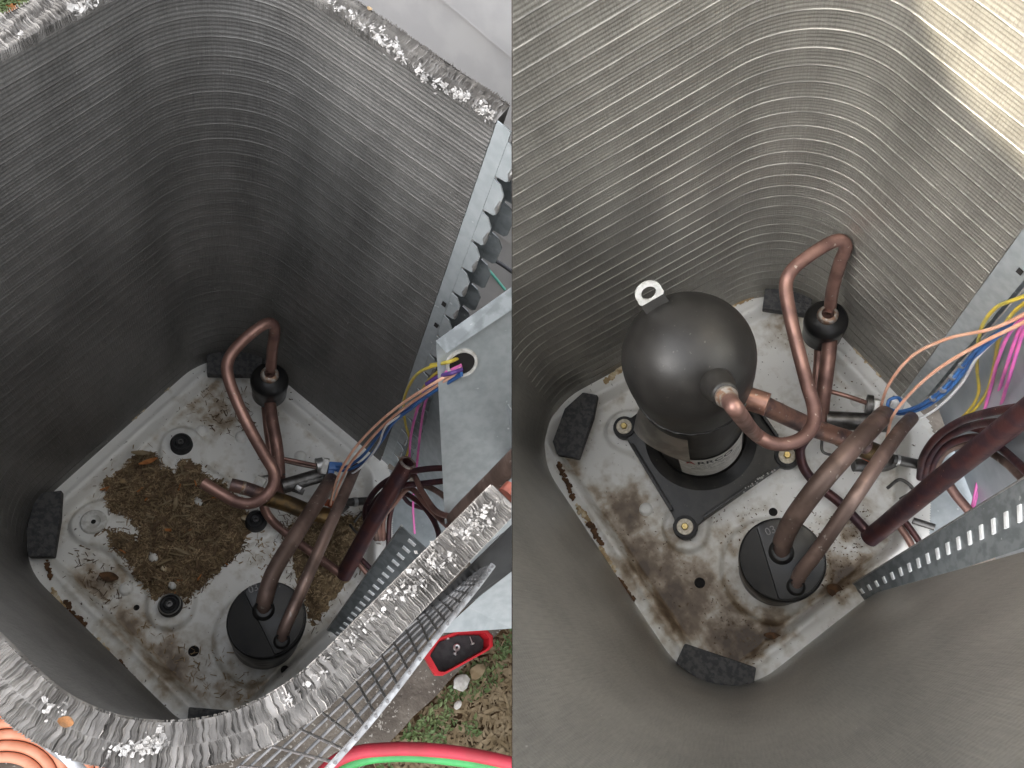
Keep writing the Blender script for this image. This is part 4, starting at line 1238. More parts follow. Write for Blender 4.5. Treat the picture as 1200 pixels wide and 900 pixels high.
    for j in range(21):
        f_ = j / 20; an = am0 - 1.35 + 1.12 * f_
        col = []
        for g in range(5):
            h_ = g / 4
            rad = Rb + .004 + (.026 - .014 * f_) * h_ ** .8
            zz = .365 + (.245 + .050 * math.sin(f_ * math.pi * .95) - .365) * h_
            col.append(bm.verts.new((cx + rad * math.cos(an), cy + rad * math.sin(an), zz)))
        rows.append(col)
    for A, B in zip(rows, rows[1:]):
        for q in range(4): bm.faces.new((A[q], A[q + 1], B[q + 1], B[q]))
    r = bmesh.ops.extrude_face_region(bm, geom=bm.faces[:])
    bmesh.ops.translate(bm, verts=[v for v in r['geom'] if isinstance(v, bmesh.types.BMVert)], vec=(0, 0, -.002))
    bmesh.ops.recalc_face_normals(bm, faces=bm.faces)
    add('terminal_cover', bm, mat('satin_black_sheet', (.42, .39, .355), (.28, .26, .235), 30, .30, .8), t, smooth=50)
    # paper label
    z1, z2 = .060, .200
    pl = P(k, 795, 545, .11); pr = P(k, 871, 512, .13)
    def anga(p): return math.atan2(p.y - cy, p.x - cx)
    mid = P(k, 835, 540, .12)
    am = math.atan2(-RR[1].T.dot(TT[1])[1] - cy, -RR[1].T.dot(TT[1])[0] - cx)
    a0, a1 = am - .55, am + 1.05
    bm = bmesh.new(); n = 24; rl = Rb + .0006
    prev = None
    for j in range(n + 1):
        q = a0 + (a1 - a0) * j / n
        v = [bm.verts.new((cx + rl * math.cos(q), cy + rl * math.sin(q), z)) for z in (z1, z2)]
        if prev: bm.faces.new((prev[0], v[0], v[1], prev[1]))
        prev = v
    lab = add('paper_label', bm, 'label_paper', t, smooth=180)
    def wrap_text(body, size, ang, z, m, sx=1.0):
        cu = bpy.data.curves.new('t', 'FONT'); cu.body = body; cu.size = size; cu.align_x = 'LEFT'; cu.offset = .0006 if size > .02 else 0
        cu.resolution_u = 3
        o = bpy.data.objects.new('t', cu); COL.objects.link(o)
        bpy.context.view_layer.update()
        me = bpy.data.meshes.new_from_object(o.evaluated_get(bpy.context.evaluated_depsgraph_get()))
        bm = bmesh.new(); bm.from_mesh(me); bpy.data.objects.remove(o); bpy.data.curves.remove(cu); bpy.data.meshes.remove(me)
        bmesh.ops.subdivide_edges(bm, edges=[e for e in bm.edges if e.calc_length() > .006], cuts=2, use_grid_fill=False)
        w_ = max(v.co.x for v in bm.verts)
        for v in bm.verts:
            q = ang + v.co.x * sx / (Rb + .001); zz = z + v.co.y
            v.co = Vector((cx + (Rb + .0011) * math.cos(q), cy + (Rb + .0011) * math.sin(q), zz))
        add('label_print', bm, m, lab)
        return ang + w_ * sx / (Rb + .001)
    q = wrap_text('A', .031, a0 + .16, z2 - .034, 'ink_red', .80)
    wrap_text('RRCO', .031, q + .03, z2 - .034, 'ink_black', .80)
    bm = bmesh.new()
    rng = random.Random(2)
    for row in range(4):
        a = a0 + .25
        while a < a1 - .2:
            l = rng.uniform(.03, .12); zz = z2 - .047 - row * .0095; hh = .0022
            if rng.random() < .8:
                p0 = [(cx + (Rb + .0011) * math.cos(x), cy + (Rb + .0011) * math.sin(x)) for x in (a, a + l)]
                vs = [bm.verts.new((*p0[0], zz)), bm.verts.new((*p0[1], zz)), bm.verts.new((*p0[1], zz + hh)), bm.verts.new((*p0[0], zz + hh))]
                bm.faces.new(vs)
            a += l + .03
    add('label_small_print', bm, mat('grey_ink', (.16, .15, .15), rough=.6), lab, kind='stuff')
    # pale paint scuffs on the front flange of the base
    bm = bmesh.new()
    A_, B_ = P(k, 872, 575, z0 + .0245), P(k, 906, 551, z0 + .0245)
    for j in range(16):
        p = A_.lerp(B_, j / 15) + Vector((rng.uniform(-.003, .003), rng.uniform(-.003, .003), 0))
        qv = bmesh.ops.create_icosphere(bm, subdivisions=1, radius=rng.uniform(.0012, .0028))
        for v in qv['verts']: v.co = Vector((v.co.x, v.co.y, v.co.z * .35)) + p
    add('paint_scuff', bm, mat('scuff', (.34, .33, .31), rough=.6), t, kind='stuff')
compressor()

# ------------------------------------------------------------------ coil end plates, brackets and partition panels
def strip_local(k, z):
    p = coil_pt(k, 0, z, .0)
    return p
XD = []
for k in (0, 1):
    XD.append((BOT[k][0] - BOT[k][1]).normalized())
def end_plate(k, lab):
    e = Vector((*BOT[k][0], 0))
    t = thing('coil_end_plate', lab, 'end plate', k, (e.x, e.y, ZR), group='coil end plates')
    H = HT[k]
    dx = Vector((XD[k].x, XD[k].y, 0)); dy = Vector((-dx.y, dx.x, 0))
    if dy.y < 0: dy = -dy
    for layer, (oy, m, w0, w1) in enumerate(((.0, 'galv', .020 if k == 0 else .034, .019), (.034, 'galv_dark', .020, .021))):  # rear strip takes a darker sheet, its shade put into the colour
        def q(z, o): return coil_pt(k, 0, z, 0) + dx * o + dy * oy
        base_o = .001 if layer == 0 else .012
        bm = prism_bm([q(.04, base_o), q(.04, base_o + w0), q(H, base_o + w0), q(H, base_o)], .0018)
        ps = add('plate_strip', bm, m, t)
        n = int((H - .06) / .0575)
        for i in range(n if k == 0 else 0):
            za = .05 + i * (H - .06) / n; zb = za + (H - .06) / n * .92
            w_ = w1
            pts = [q(za, base_o + w0 - .001), q(za + .003, base_o + w0 + w_ * .8), q(za + .009, base_o + w0 + w_), q(zb - .014, base_o + w0 + w_), q(zb - .002, base_o + w0 + w_ * .55), q(zb, base_o + w0 - .001)]
            tb = add('tab', prism_bm([p + dy * .0006 for p in pts], .0018), m, t)
            if tb and layer == 0 and k == 0:
                a, b_ = q(za + .010, base_o + w0 + w_), q(zb - .020, base_o + w0 + w_)
                add('curled_tip', tube_bm([a - dy * .001, a.lerp(b_, .5) - dy * .004, b_ - dy * .001], [.0012, .0034, .0012], 8), 'steel_light', tb, smooth=60)
        if layer == 0:
            for zz in (.62, .68):
                c = q(zz, base_o + w0 * .75) - dy * .0022
                add('square_hole', box_bm(c, (.007, .001, .010), Matrix.Rotation(math.atan2(dx.y, dx.x), 3, 'Z')), 'hole', ps)
    return t
end_plate(0, 'notched galvanised end plate running up the coil beside the siding')
end_plate(1, 'galvanised end plate strip at the cut coil edge behind the wires')

def slot_bracket(k, lab, b0, b1, t1, t0, zb, zt, s0, s1, n):
    t = thing('slotted_bracket', lab, 'bracket', k, P(k, *b0, zb), group='slotted brackets')
    q = [P(k, *b0, zb), P(k, *b1, zb), P(k, *t1, zt), P(k, *t0, zt)]
    bm = bmesh.new(); NB = 24; rows = []
    off = (q[1] - q[0]).cross(q[3] - q[0]).normalized() * .002
    for i in range(NB + 1):
        f = i / NB; l_, r_ = q[0].lerp(q[3], f), q[1].lerp(q[2], f)
        rows.append([bm.verts.new(v) for v in (l_, l_.lerp(r_, .5), r_, r_ + off, l_.lerp(r_, .5) + off, l_ + off)])
    for A, B in zip(rows, rows[1:]):
        for g in range(6): bm.faces.new((A[g], A[(g + 1) % 6], B[(g + 1) % 6], B[g]))
    bm.faces.new(rows[0]); bm.faces.new(rows[-1][::-1])
    bmesh.ops.recalc_face_normals(bm, faces=bm.faces)
    add('plate', bm, 'galv_dark', t, smooth=30)
    add('folded_edge', tube_bm([q[0], q[3]], .0022, 8), 'steel_light', t, smooth=60)
    o = Vector(-RR[k].T @ TT[k])
    nn = (q[1] - q[0]).cross(q[3] - q[0]).normalized()
    if nn.dot(o - q[0]) < 0: nn = -nn
    up = (q[3] - q[0]).normalized()
    for i in range(n):
        f = (i + .5) / n
        a = (q[0].lerp(q[1], .5)).lerp(q[3].lerp(q[2], .5), f)
        ac = (q[1] - q[0]).lerp(q[2] - q[3], f)
        wv = ac * .5 * .26
        hv = up * .0034
        nn = ac.cross(up).normalized()
        if nn.dot(o - a) < 0: nn = -nn
        p = [a - wv - hv + nn * .004, a + wv - hv + nn * .004, a + wv + hv + nn * .004, a - wv + hv + nn * .004]
        add('lit_slot', prism_bm(p, .008, bevel=.0008, direction=-nn), 'slot', t, smooth=40)  # bright raised dash in place of a slot lit from behind
slot_bracket(0, 'dark slotted steel bracket at the near coil end above the mulch', (384, 738), (406, 750), (503, 645), (471, 616), .03, .45, None, None, 17)
slot_bracket(1, 'long slotted galvanised bracket crossing at the near coil end by the thick red pipe', (1000, 684), (1015, 704), (1240, 628), (1240, 536), .03, .50, None, None, 19)

# partition panels of the service corner
def panel(name, k, px, m, thick, lab, cat, planar=False):
    pts = [P(k, *p) for p in px[:3]]
    pn = (pts[1] - pts[0]).cross(pts[2] - pts[0]).normalized()
    for x, y, z_ in px[3:]:
        if not planar:
            pts.append(P(k, x, y, z_)); continue
        o_, d_ = (Vector(q) for q in _ray(k, x, y)); pts.append(o_ + d_ * ((pts[0] - o_).dot(pn) / d_.dot(pn)))
    c = sum(pts, Vector()) / len(pts); c.z = min(p.z for p in pts)
    t = thing(name, lab, cat, k, c)
    bm = bmesh.new()
    cen = sum(pts, Vector()) / len(pts)
    o = Vector(-RR[k].T @ TT[k])
    d = (cen - o).normalized()
    A = [bm.verts.new(p) for p in pts]; B = [bm.verts.new(p + d * thick) for p in pts]
    n = len(pts)
    bm.faces.new(A); bm.faces.new(B[::-1])
    for i in range(n): bm.faces.new((A[i], B[i], B[(i + 1) % n], A[(i + 1) % n]))
    bmesh.ops.recalc_face_normals(bm, faces=bm.faces)
    add('sheet', bm, m, t)
    return t
pq0 = Vector((*BOT[0][0], 0)) + Vector((XD[0].x, XD[0].y, 0)) * .02 + Vector((0, .05, 0))
pd0 = P(0, 545, 650, .02) - pq0; pd0.z = 0
pt0 = thing('partition_panel', 'pale galvanised partition behind the wires and capillary tubes', 'panel', 0, (pq0.x, pq0.y, .02))
add('sheet', prism_bm([pq0 + Vector((0, 0, .02)), pq0 + pd0 * 1.3 + Vector((0, 0, .02)), pq0 + pd0 * 1.3 + Vector((0, 0, .60)), pq0 + Vector((0, 0, .60))], .002), 'galv', pt0)
cb = panel('control_box', 0, [(511, 399, .70), (524, 668, .30), (625, 318, .80), (625, 600, .50)][:2] + [(625, 600, .40), (625, 318, .80)], 'galv', .004, 'blue grey sheet metal control box with a wire hole beside the siding', 'control box', planar=True)
def on_box(x, y, lift=0.0):
    o, d = (Vector(q) for q in _ray(0, x, y)); p0 = P(0, 511, 399, .70)
    n = (P(0, 524, 668, .30) - p0).cross(P(0, 625, 600, .40) - p0).normalized()
    if n.dot(o - p0) < 0: n = -n
    return o + d * ((p0 + n * lift - o).dot(n) / d.dot(n))
q = [on_box(511, 399, .003), on_box(625, 318, .003), on_box(625, 346, .016), on_box(523, 414, .016)]
add('folded_flange', prism_bm(q, .002), 'galv_dark', cb)
hc = P(0, 541, 425, .70)
vd = (Vector(-RR[0].T @ TT[0]) - hc).normalized()
hn = (P(0, 524, 668, .30) - P(0, 511, 399, .70)).cross(P(0, 625, 600, .40) - P(0, 511, 399, .70)).normalized()
if hn.dot(vd) < 0: hn = -hn
# seat the grommet on the sheet
o_, d_ = _ray(0, 541, 425); p0 = P(0, 511, 399, .70); o_, d_ = Vector(o_), Vector(d_)
hc = o_ + d_ * ((p0 - o_).dot(hn) / d_.dot(hn))
add('wire_hole', lathe_bm([(0, .0012), (.020, .0012)], hc, 28, axis=hn), 'hole', cb)
add('hole_bushing', lathe_bm([(.0195, .001), (.0195, .004), (.023, .0045), (.0245, .002), (.0245, 0)], hc, 28, axis=hn), 'white_plastic', cb, smooth=40)
pq = Vector((*BOT[1][0], 0)) + Vector((XD[1].x, XD[1].y, 0)) * .03 + Vector((0, .05, 0))
pr_ = P(1, 1165, 650, .02)
pt_ = thing('partition_panel', 'smooth pale galvanised partition behind the coloured wires', 'panel', 1, (pq.x, pq.y, .02))
pd_ = (pr_ - pq); pd_.z = 0
add('sheet', prism_bm([Vector((pq.x, pq.y, .02)), Vector((pq.x, pq.y, .02)) + pd_ * 1.6, Vector((pq.x, pq.y, 1.1)) + pd_ * 1.6, Vector((pq.x, pq.y, 1.1))], .002), mat('pale_galvanised', (.42, .45, .48), (.36, .39, .42), 18, .42, .45, .04, 60), pt_)

# ------------------------------------------------------------------ wires
def wire(k, pts, m, lab, r=.0024):
    pa = ppath(k, pts, 8)
    t = add('wire', tube_bm(pa, r, 8), m, k=k, base=pa[-1], label=lab, cat='wire', group='control wires', smooth=60)
    return t
HZ = on_box(541, 428, .002).z
print('HZ', HZ, [round(on_box(x, y).z, 3) for x, y in ((512, 447), (524, 438), (518, 433), (515, 427))])
wire(0, [(541, 431, HZ), (512, 447, .64), (470, 474, .52), (440, 499, .42), (416, 525, .33), (399, 552, .25), (390, 578, .17), (387, 592, .12)], 'w_peach', 'upper peach wire from the box hole down to the valve')
wire(0, [(541, 434, HZ), (515, 450, .63), (474, 478, .50), (448, 500, .41), (426, 524, .32), (408, 547, .24), (396, 572, .17), (391, 594, .12)], 'w_peach', 'lower peach wire from the box hole down to the valve')
wire(0, [(541, 437, HZ), (505, 456, .60), (478, 477, .50), (455, 494, .42), (440, 515, .34), (424, 535, .26), (406, 547, .20), (394, 547, .16)], 'w_blue', 'upper blue wire dropping to the valve solenoid', .0030)
wire(0, [(541, 439, HZ), (508, 459, .60), (480, 480, .50), (460, 496, .43), (448, 515, .36), (430, 538, .27), (410, 550, .20), (396, 552, .16)], 'w_blue', 'lower blue wire dropping to the valve solenoid', .0030)
wire(0, [(470, 486, .47), (452, 500, .42), (444, 520, .35), (430, 540, .27), (416, 553, .22), (400, 559, .17)], 'w_white', 'thin white wire hanging below the blue wires', .0018)
wire(0, [(541, 421, HZ), (515, 427, .66), (492, 436, .60), (479, 453, .52), (473, 472, .45), (475, 496, .37), (480, 518, .30), (474, 540, .24), (465, 552, .20)], 'w_yellow', 'outer yellow wire arching out of the box hole')
wire(0, [(541, 424, HZ), (518, 433, .65), (502, 446, .58), (493, 462, .50), (487, 485, .42), (482, 508, .34), (479, 525, .28)], 'w_yellow', 'inner yellow wire arching out of the box hole')
wire(0, [(541, 418, HZ), (526, 424, .68), (505, 428, .63)], 'w_yellow', 'short yellow stub at the top of the box hole', .0030)
wire(0, [(541, 427, HZ), (520, 437, .65), (503, 450, .58), (494, 466, .50), (486, 490, .41), (481, 515, .33), (480, 540, .26)], 'w_pink', 'left pink wire hanging from the box hole')
wire(0, [(541, 429, HZ), (524, 438, .65), (508, 452, .58), (499, 470, .50), (494, 495, .40), (491, 520, .31), (488, 550, .22), (484, 590, .12), (486, 625, .06)], 'w_pink', 'right pink wire hanging down behind the open pipe')
wire(0, [(541, 433, HZ), (530, 437, .67), (515, 441, .64), (500, 450, .60)], 'w_purple', 'dark purple wire just inside the box hole', .0034)
cn = thing('wire_connector', 'blue plug on the valve solenoid in the empty unit', 'connector', 0, P(0, 394, 547, .15), group='wire connectors')
add('plug', box_bm(P(0, 393, 547, .155), (.026, .016, .016), Matrix.Rotation(.7, 3, 'Z'), .002), 'w_blue', cn, smooth=40)
add('collar', box_bm(P(0, 388, 551, .150), (.012, .020, .018), Matrix.Rotation(.7, 3, 'Z'), .002), 'w_blue', cn, smooth=40)
WZ = .66
wire(1, [(1225, 352, WZ), (1195, 371, .61), (1160, 386, .54), (1110, 397, .45), (1068, 418, .36), (1042, 450, .28), (1032, 478, .19), (1030, 492, .13)], 'w_peach', 'upper peach wire curving down to the valve behind the pipes')
wire(1, [(1225, 362, WZ), (1195, 380, .60), (1150, 402, .52), (1100, 432, .42), (1066, 462, .32), (1046, 488, .25), (1040, 510, .18), (1036, 525, .13)], 'w_peach', 'lower peach wire curving down between the brown pipes')
wire(1, [(1225, 357, WZ), (1192, 376, .58), (1155, 400, .48), (1132, 424, .37), (1108, 453, .29), (1080, 474, .22), (1055, 482, .17), (1041, 478, .14), (1042, 469, .14), (1052, 466, .14), (1057, 472, .13)], 'w_blue', 'upper blue wire ending in a small curl at the valve', .0030)
wire(1, [(1225, 360, WZ), (1190, 380, .57), (1157, 404, .47), (1134, 430, .36), (1110, 458, .28), (1082, 478, .21), (1056, 485, .16), (1044, 482, .14)], 'w_blue', 'lower blue wire tied along the first to the valve', .0030)
wire(1, [(1165, 398, .49), (1143, 422, .40), (1128, 448, .31), (1108, 470, .25), (1085, 487, .20), (1065, 493, .17), (1050, 489, .15)], 'w_white', 'thin white wire sagging below the blue wires', .0022)
wire(1, [(1225, 338, WZ), (1195, 349, .62), (1168, 360, .57), (1152, 380, .51), (1146, 405, .43), (1145, 435, .32), (1147, 458, .27), (1140, 475, .22), (1120, 497, .14)], 'w_yellow', 'left yellow wire arching down the pale partition')
wire(1, [(1225, 345, WZ), (1198, 357, .61), (1180, 376, .56), (1170, 400, .48), (1164, 432, .34), (1156, 460, .26), (1140, 482, .20), (1118, 500, .14)], 'w_yellow', 'right yellow wire arching down the pale partition')
wire(1, [(1225, 355, WZ), (1197, 374, .60), (1182, 392, .54), (1170, 420, .45), (1162, 450, .31), (1154, 480, .23), (1149, 505, .16)], 'w_pink', 'left pink wire hanging against the pale partition')
wire(1, [(1225, 360, WZ), (1199, 379, .59), (1190, 398, .53), (1180, 428, .45), (1170, 460, .29), (1163, 490, .21), (1155, 530, .12), (1147, 570, .06), (1140, 600, .04)], 'w_pink', 'right pink wire running down behind the slanting thick pipe')
wire(1, [(1225, 366, WZ), (1202, 384, .58), (1194, 405, .52), (1182, 445, .42), (1168, 490, .22), (1150, 545, .09), (1138, 600, .04)], 'w_pink', 'third pink wire at the back running down behind the thick pipe')
for i, (x, y, z) in enumerate(((1105, 457, .285), (1116, 442, .32), (1127, 428, .355), (1093, 467, .25))):
    c = P(1, x, y, z)
    d = (P(1, x + 11, y - 15, z + .035) - c).normalized()
    add('wire_tie', tube_bm([c - d * .0015, c + d * .0015], .0052, 12), 'steel_light', k=1, base=c, label=('second', 'third', 'topmost', 'lowest')[i] + ' of the small clear ties around the blue wires', cat='tie', group='ties on the blue wires', smooth=40)

# ------------------------------------------------------------------ around the left unit
# concrete slab and ground
slab_px = [(455, 868), (545, 780)]
a, b = P(0, *slab_px[0], -.08), P(0, *slab_px[1], -.08)
d = (b - a).normalized(); nrm2 = Vector((d.y, -d.x, 0))
if nrm2.x < 0: nrm2 = -nrm2
s0, s1 = a - d * 1.0, a + d * 1.0
rng = random.Random(12)
bm = bmesh.new()
pts = []
for j in range(61):
    p = s0.lerp(s1, j / 60)
    pts.append(p + nrm2 * (.006 * noise.noise(p * 40) + .004 * noise.noise(p * 120)))
pts += [s1 - nrm2 * 1.05, s0 - nrm2 * 1.05]
prism_bm([Vector((p.x, p.y, -.065)) for p in pts], .07, bm)
add('concrete_slab', bm, 'concrete', k=0, kind='structure')
bm = bmesh.new()
n = 60; G = {}
for j in range(n + 1):
    for i in range(n + 1):
        x = -3.2 + 5.2 * i / n; y = -2.0 + 5.2 * j / n
        G[i, j] = bm.verts.new((x, y, -.115 + .012 * noise.noise(Vector((x * 6, y * 6, 0))) + .008 * noise.noise(Vector((x * 20, y * 20, 3)))))
for j in range(n):
    for i in range(n): bm.faces.new((G[i, j], G[i + 1, j], G[i + 1, j + 1], G[i, j + 1]))
add('ground', bm, 'soil', k=0, kind='structure', smooth=180, cap=False)
bm = bmesh.new()
for j in (0, 1):
    pass
prism_bm([Vector((x, y, -.03)) for x, y in ((-2, -2), (2, -2), (2, 2.5), (-2, 2.5))], .08, bm)
add('ground', bm, 'concrete', k=1, kind='structure')
# weeds, straw and bits
def weeds(region, n, seed, parent=None):
    rng = random.Random(seed)
    bl, bs = bmesh.new(), bmesh.new()
    for i in range(n):
        x = rng.uniform(region[0], region[2]); y = rng.uniform(region[1], region[3])
        c = P(0, x, y, -.108)
        if nrm2.dot(c - a) < .012 and region[0] > 200: continue
        if noise.noise(c * 14) > .10 and rng.random() < (.4 if region[0] > 200 else .8):
            for q in range(rng.randint(2, 4)):
                an = rng.uniform(0, 6.28); l = rng.uniform(.006, .018); w_ = l * rng.uniform(.3, .55)
                d_ = Vector((math.cos(an), math.sin(an), rng.uniform(.1, .8))).normalized(); s_ = Vector((-math.sin(an), math.cos(an), 0))
                st_ = c + Vector((rng.gauss(0, .006), rng.gauss(0, .006), rng.uniform(.002, .015)))
                v = [bl.verts.new(st_), bl.verts.new(st_ + d_ * l * .5 + s_ * w_ * .5), bl.verts.new(st_ + d_ * l + Vector((0, 0, -.002))), bl.verts.new(st_ + d_ * l * .5 - s_ * w_ * .5)]
                bl.faces.new(v)
        else:
            an = rng.uniform(0, 6.28); l = rng.uniform(.006, .03); d_ = Vector((math.cos(an), math.sin(an), rng.gauss(0, .15)))
            st_ = c + Vector((0, 0, rng.uniform(.001, .008))); s_ = Vector((-math.sin(an), math.cos(an), 0)) * rng.uniform(.0006, .004)
            v = [bs.verts.new(st_ - s_), bs.verts.new(st_ + d_ * l - s_), bs.verts.new(st_ + d_ * l + s_), bs.verts.new(st_ + s_)]
            bs.faces.new(v)
    return bl, bs
bl, bs = weeds((440, 730, 605, 905), 2600, 31)
add('weeds', bl, 'leaf', k=0, label='low green weeds growing in brown soil beside the slab', cat='weeds', kind='stuff')
add('straw', bs, 'chip_c', k=0, label='dry straw and leaf bits on the soil beside the slab', cat='straw', kind='stuff')
bl, bs = weeds((-10, -10, 130, 40), 1600, 32)
add('grass', bl, 'leaf', k=0, label='patch of green grass beyond the far coil edge', cat='grass', kind='stuff')
add('leaf_litter', bs, 'chip_orange', k=0, label='orange brown leaf litter among the grass beyond the coil', cat='leaf litter', kind='stuff')
for x, y, s, lab in ((540, 800, .016, 'white stone chip at the slab edge below the red tray'), (560, 786, .015, 'tan stone on the soil near the red tray'), (536, 826, .008, 'small pale pebble at the slab edge')):
    p = P(0, x, y, -.09)
    bm = bmesh.new(); q = bmesh.ops.create_icosphere(bm, subdivisions=2, radius=s)
    for v in q['verts']: v.co = Vector((v.co.x, v.co.y * 1.2, v.co.z * .6)) * (1 + .5 * noise.noise(v.co * 60 + p * 20)) + p
    add('stone', bm, 'stone' if s != .015 else 'chip_c', k=0, base=p, label=lab, cat='stone', group='stones by the slab', smooth=40)

# house wall with lapped siding
YW = .75
hw = thing('house_wall', 'white lapped siding of the house behind the coil', 'house wall', 0, (0, YW, -.1))
z = PY(0, 556, 31, YW - .012).z - .13 * 7
while z < 1.5:
    bm = bmesh.new()
    x0, x1 = -1.0, 1.2
    prof = [(YW - .013, z), (YW - .0125, z + .003), (YW - .001, z + .13), (YW + .012, z + .13), (YW + .012, z), ]
    A = [bm.verts.new((x0, y, zz)) for y, zz in prof]; B = [bm.verts.new((x1, y, zz)) for y, zz in prof]
    for i in range(len(prof)):
        j = (i + 1) % len(prof); bm.faces.new((A[i], A[j], B[j], B[i]))
    bm.faces.new(A[::-1]); bm.faces.new(B)
    bmesh.ops.recalc_face_normals(bm, faces=bm.faces)
    add('siding_board', bm, 'siding', hw)
    z += .13
add('cable', tube_bm(spline([PY(0, 560, 296, .50), PY(0, 585, 308, .50), PY(0, 615, 330, .50)]), .0035, 8), 'dark_cable', k=0, label='dark cable in front of the siding behind the end plate', cat='cable', smooth=60)
add('cable', tube_bm(spline([PY(0, 556, 302, .49), PY(0, 572, 316, .49), PY(0, 592, 340, .49)]), .0025, 8), 'teal_cable', k=0, label='thin teal cable beside the dark one behind the end plate', cat='cable', smooth=60)

# wire guard leaning off the near side
def guard():
    k = 0
    t = thing('wire_guard', 'wire mesh coil guard leaning outward along the near side of the left coil', 'guard', k, P(0, 430, 790, .2))
    # long wires (parallel to the coil) from the outer top wire in towards the coil
    top = [(372, 915, .90), (440, 838, .90), (510, 748, .90), (560, 686, .90), (578, 662, .90)]
    inner = [(250, 925, .52), (400, 792, .52), (487, 722, .52), (530, 690, .52), (562, 668, .62)]
    tp = ppath(k, top, 8); ip = ppath(k, inner, 8)
    add('top_wire', tube_bm(tp, .0031, 10), 'white_wire', t, smooth=60)
    nl = 6
    for i in range(1, nl + 1):
        f = i / nl
        path = [u_.lerp(v_, f) for u_, v_ in zip(tp, ip)]
        add('long_wire', tube_bm(path, .0018, 8), 'grey_wire', t, smooth=60)
    n = 22
    for i in range(n):
        f = (i + .5) / n; j = f * (len(tp) - 1); q = int(j); r = j - q
        a_ = tp[q].lerp(tp[q + 1], r); g = min(f + .025, 1) * (len(ip) - 1); q2 = min(int(g), len(ip) - 2); b_ = ip[q2].lerp(ip[q2 + 1], g - q2)
        tip = a_ + (a_ - b_).normalized() * .006
        add('cross_wire', tube_bm([tip, a_.lerp(b_, .5) + Vector((0, 0, .004)), b_], .0016, 8), 'grey_wire', t, smooth=60)
guard()
def guard2():
    k = 0
    t = thing('wire_guard', 'end of a wire guard against the fins above the orange hose', 'guard', k, P(0, 40, 860, .6))
    a_ = ppath(k, [(-20, 795, .85), (22, 828, .85), (60, 866, .85), (100, 910, .85)], 8)
    add('top_wire', tube_bm(a_, .0050, 10), 'white_wire', t, smooth=60)
    b_ = ppath(k, [(10, 838, .7), (50, 872, .7), (95, 905, .7)], 8)
    add('long_wire', tube_bm(b_, .0026, 8), 'grey_wire', t, smooth=60)
    add('cross_wire', tube_bm([P(0, 76, 892, .72), P(0, 112, 888, .74)], .0026, 8), 'grey_wire', t, smooth=60)
guard2()

# outer cabinet panels on the near right
panel('cabinet_panel', 0, [(515, 742, .50), (548, 712, .50), (625, 640, .60), (625, 735, .42)], 'galv', .003, 'galvanised cabinet panel sticking out above the red tray', 'panel')
panel('cabinet_panel', 0, [(455, 755, .55), (625, 590, .72), (625, 650, .62), (540, 716, .53), (490, 752, .50)], mat('dark_grey_panel', (.055, .058, .06), (.04, .042, .045), 20, .5, .3), .003, 'dark grey cabinet panel under the ragged fin edge', 'panel')

# red tray with screws
def tray():
    k = 0; z = .03
    rim_px = [(497, 769), (511, 748), (540, 738), (571, 738), (578, 745), (578, 757), (573, 762), (519, 792), (510, 792)]
    # hidden left side of the tray goes under the guard
    outer = [P(k, x, y, z) for x, y in rim_px]
    c = sum(outer, Vector()) / len(outer)
    inner = [c + (p - c) * .86 for p in outer]
    low = [c + (p - c) * .80 + Vector((0, 0, -.035)) for p in outer]
    outlow = [c + (p - c) * .92 + Vector((0, 0, -.042)) for p in outer]
    t = thing('parts_tray', 'red plastic parts tray with a black mat on the slab edge', 'tray', k, Vector((c.x, c.y, z - .042)))
    bm = bmesh.new(); n = len(outer)
    R_ = [[bm.verts.new(p) for p in r] for r in (outlow, outer, inner, low)]
    for A, B in zip(R_, R_[1:]):
        for i in range(n): bm.faces.new((A[i], A[(i + 1) % n], B[(i + 1) % n], B[i]))
    bm.faces.new(R_[3]); bm.faces.new(R_[0][::-1])
    bmesh.ops.recalc_face_normals(bm, faces=bm.faces)
    bmesh.ops.bevel(bm, geom=[e for e in bm.edges if any(v in R_[1] for v in e.verts) and all(v in R_[1] + R_[2] for v in e.verts)], offset=.0015, segments=2, affect='EDGES')
    add('tray_body', bm, 'red_plastic', t, smooth=40)
    mt = [c + (p - c) * .78 + Vector((0, 0, -.030)) for p in outer]
    add('tray_mat', prism_bm(mt, .003), 'mat_black', t)
    zt = z - .028
    def bit(px, py, lab, kind):
        p = P(k, px, py, zt)
        s = thing('screw' if kind == 0 else 'nut' if kind == 1 else 'twist_connector', lab, 'screw' if kind == 0 else 'nut' if kind == 1 else 'cap', k, p, group='loose bits in the red tray')
        if kind == 0:
            an = px * 1.3; d_ = Vector((math.cos(an), math.sin(an), 0))
            add('shank', tube_bm([p + Vector((0, 0, .003)), p + d_ * .015 + Vector((0, 0, .003))], [.0018, .0008], 8), 'steel_light', s, smooth=50)
            add('head', lathe_bm([(0, -.003), (.0042, -.003), (.0045, 0), (.0018, .001)], p + Vector((0, 0, .004)), 6, axis=d_), 'steel_light', s)
        elif kind == 1:
            add('ring', lathe_bm([(.003, 0), (.003, .005), (.0055, .006), (.0075, .004), (.0078, 0)], p, 20), 'steel_light', s, smooth=40)
        else:
            add('cap', lathe_bm([(.008, 0), (.0075, .006), (.003, .014), (0, .015)], p, 20), 'w_yellow', s, smooth=40)
    bit(524, 748, 'silver screw at the far side of the tray mat', 0); bit(533, 766, 'silver screw near the front of the tray mat', 0)
    bit(535, 759, 'round silver nut in the middle of the tray', 1); bit(553, 754, 'silver screw at the right end of the tray mat', 0)
    bit(506, 752, 'yellow twist cap at the left end of the tray beside the guard', 2)
tray()

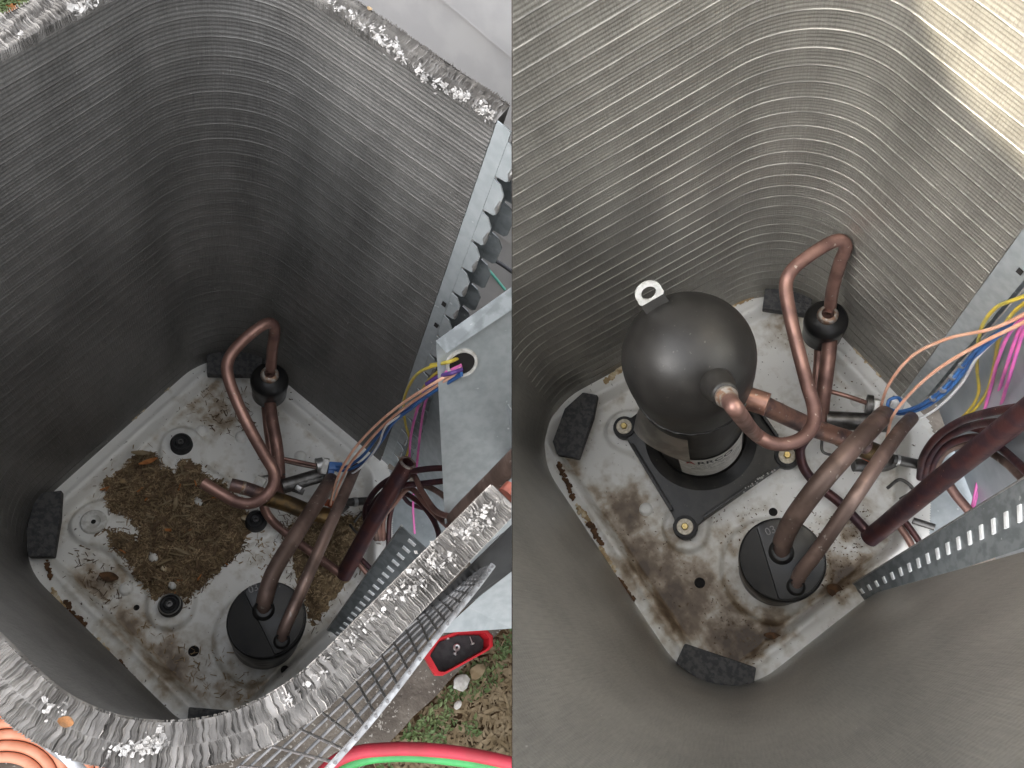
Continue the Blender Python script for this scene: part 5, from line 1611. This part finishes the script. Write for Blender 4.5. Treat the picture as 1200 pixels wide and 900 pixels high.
# hoses
def hose(px, z, r, m, lab):
    pa = ppath(0, [(x, y, z) for x, y in px], 12)
    add('hose', tube_bm(pa, r, 18), m, k=0, base=pa[0], label=lab, cat='hose', group='service hoses', smooth=60)
hose([(360, 925), (392, 893), (418, 882), (455, 878), (490, 878), (535, 882), (575, 889), (625, 901)], .30, .0105, 'hose_red', 'red service hose arching along the bottom edge')
hose([(372, 938), (402, 900), (428, 889), (460, 885.5), (490, 886), (530, 890), (570, 896), (625, 908)], .292, .0095, 'hose_green', 'green service hose just below the red one')
cc = P(0, -6, 945, -.05)
path = []
turns = 7.0; n = int(turns * 56)
for i in range(n + 1):
    q = 2 * math.pi * i / 56; rr = .070 + .0185 * q / (2 * math.pi)
    path.append(cc + Vector((math.cos(q) * rr, math.sin(q) * rr, .004 * math.sin(q * 3))))
add('hose', tube_bm(path, .0088, 10), 'hose_orange', k=0, base=cc, label='orange hose lying in a flat coil beyond the fins', cat='hose', group='service hoses', smooth=60)

# ------------------------------------------------------------------ added unseen screen shades left unit and most of right; top shapes sun patch
XF = -2.6
edge = [(-.335, .30, 1.75), (-.30, .30, 1.30), (-.235, .31, 1.02), (-.20, .31, .92), (-.163, .31, .856), (-.122, .31, .818), (-.072, .31, .785), (.012, .31, .767), (.15, .31, .755), (.40, .31, .75), (1.2, .31, .74)]
yz = []
for e in edge:
    p = UM[1] @ Vector(e)
    q = p - SUN_DIR * ((p.x - XF) / SUN_DIR.x)
    yz.append((q.y, q.z))
yz.sort()
ys = [p[0] for p in yz]; zs_ = [p[1] for p in yz]
fn = thing('added_shade_screen', 'added slatted screen out of view, shading the units and shaping the sun patch', 'shade_screen', None, (XF, 0, -.4))
y = -3.0
wd = .032
zmin_g = -.6
while y < 3.4:
    z0_ = float(np.interp(y, ys, zs_)); z1_ = float(np.interp(y + wd, ys, zs_))
    bm = prism_bm([Vector((XF, y, zmin_g)), Vector((XF, y + wd, zmin_g)), Vector((XF, y + wd, z1_)), Vector((XF, y, z0_))], .02)
    add('screen_slat', bm, 'shade_screen', fn)
    y += wd
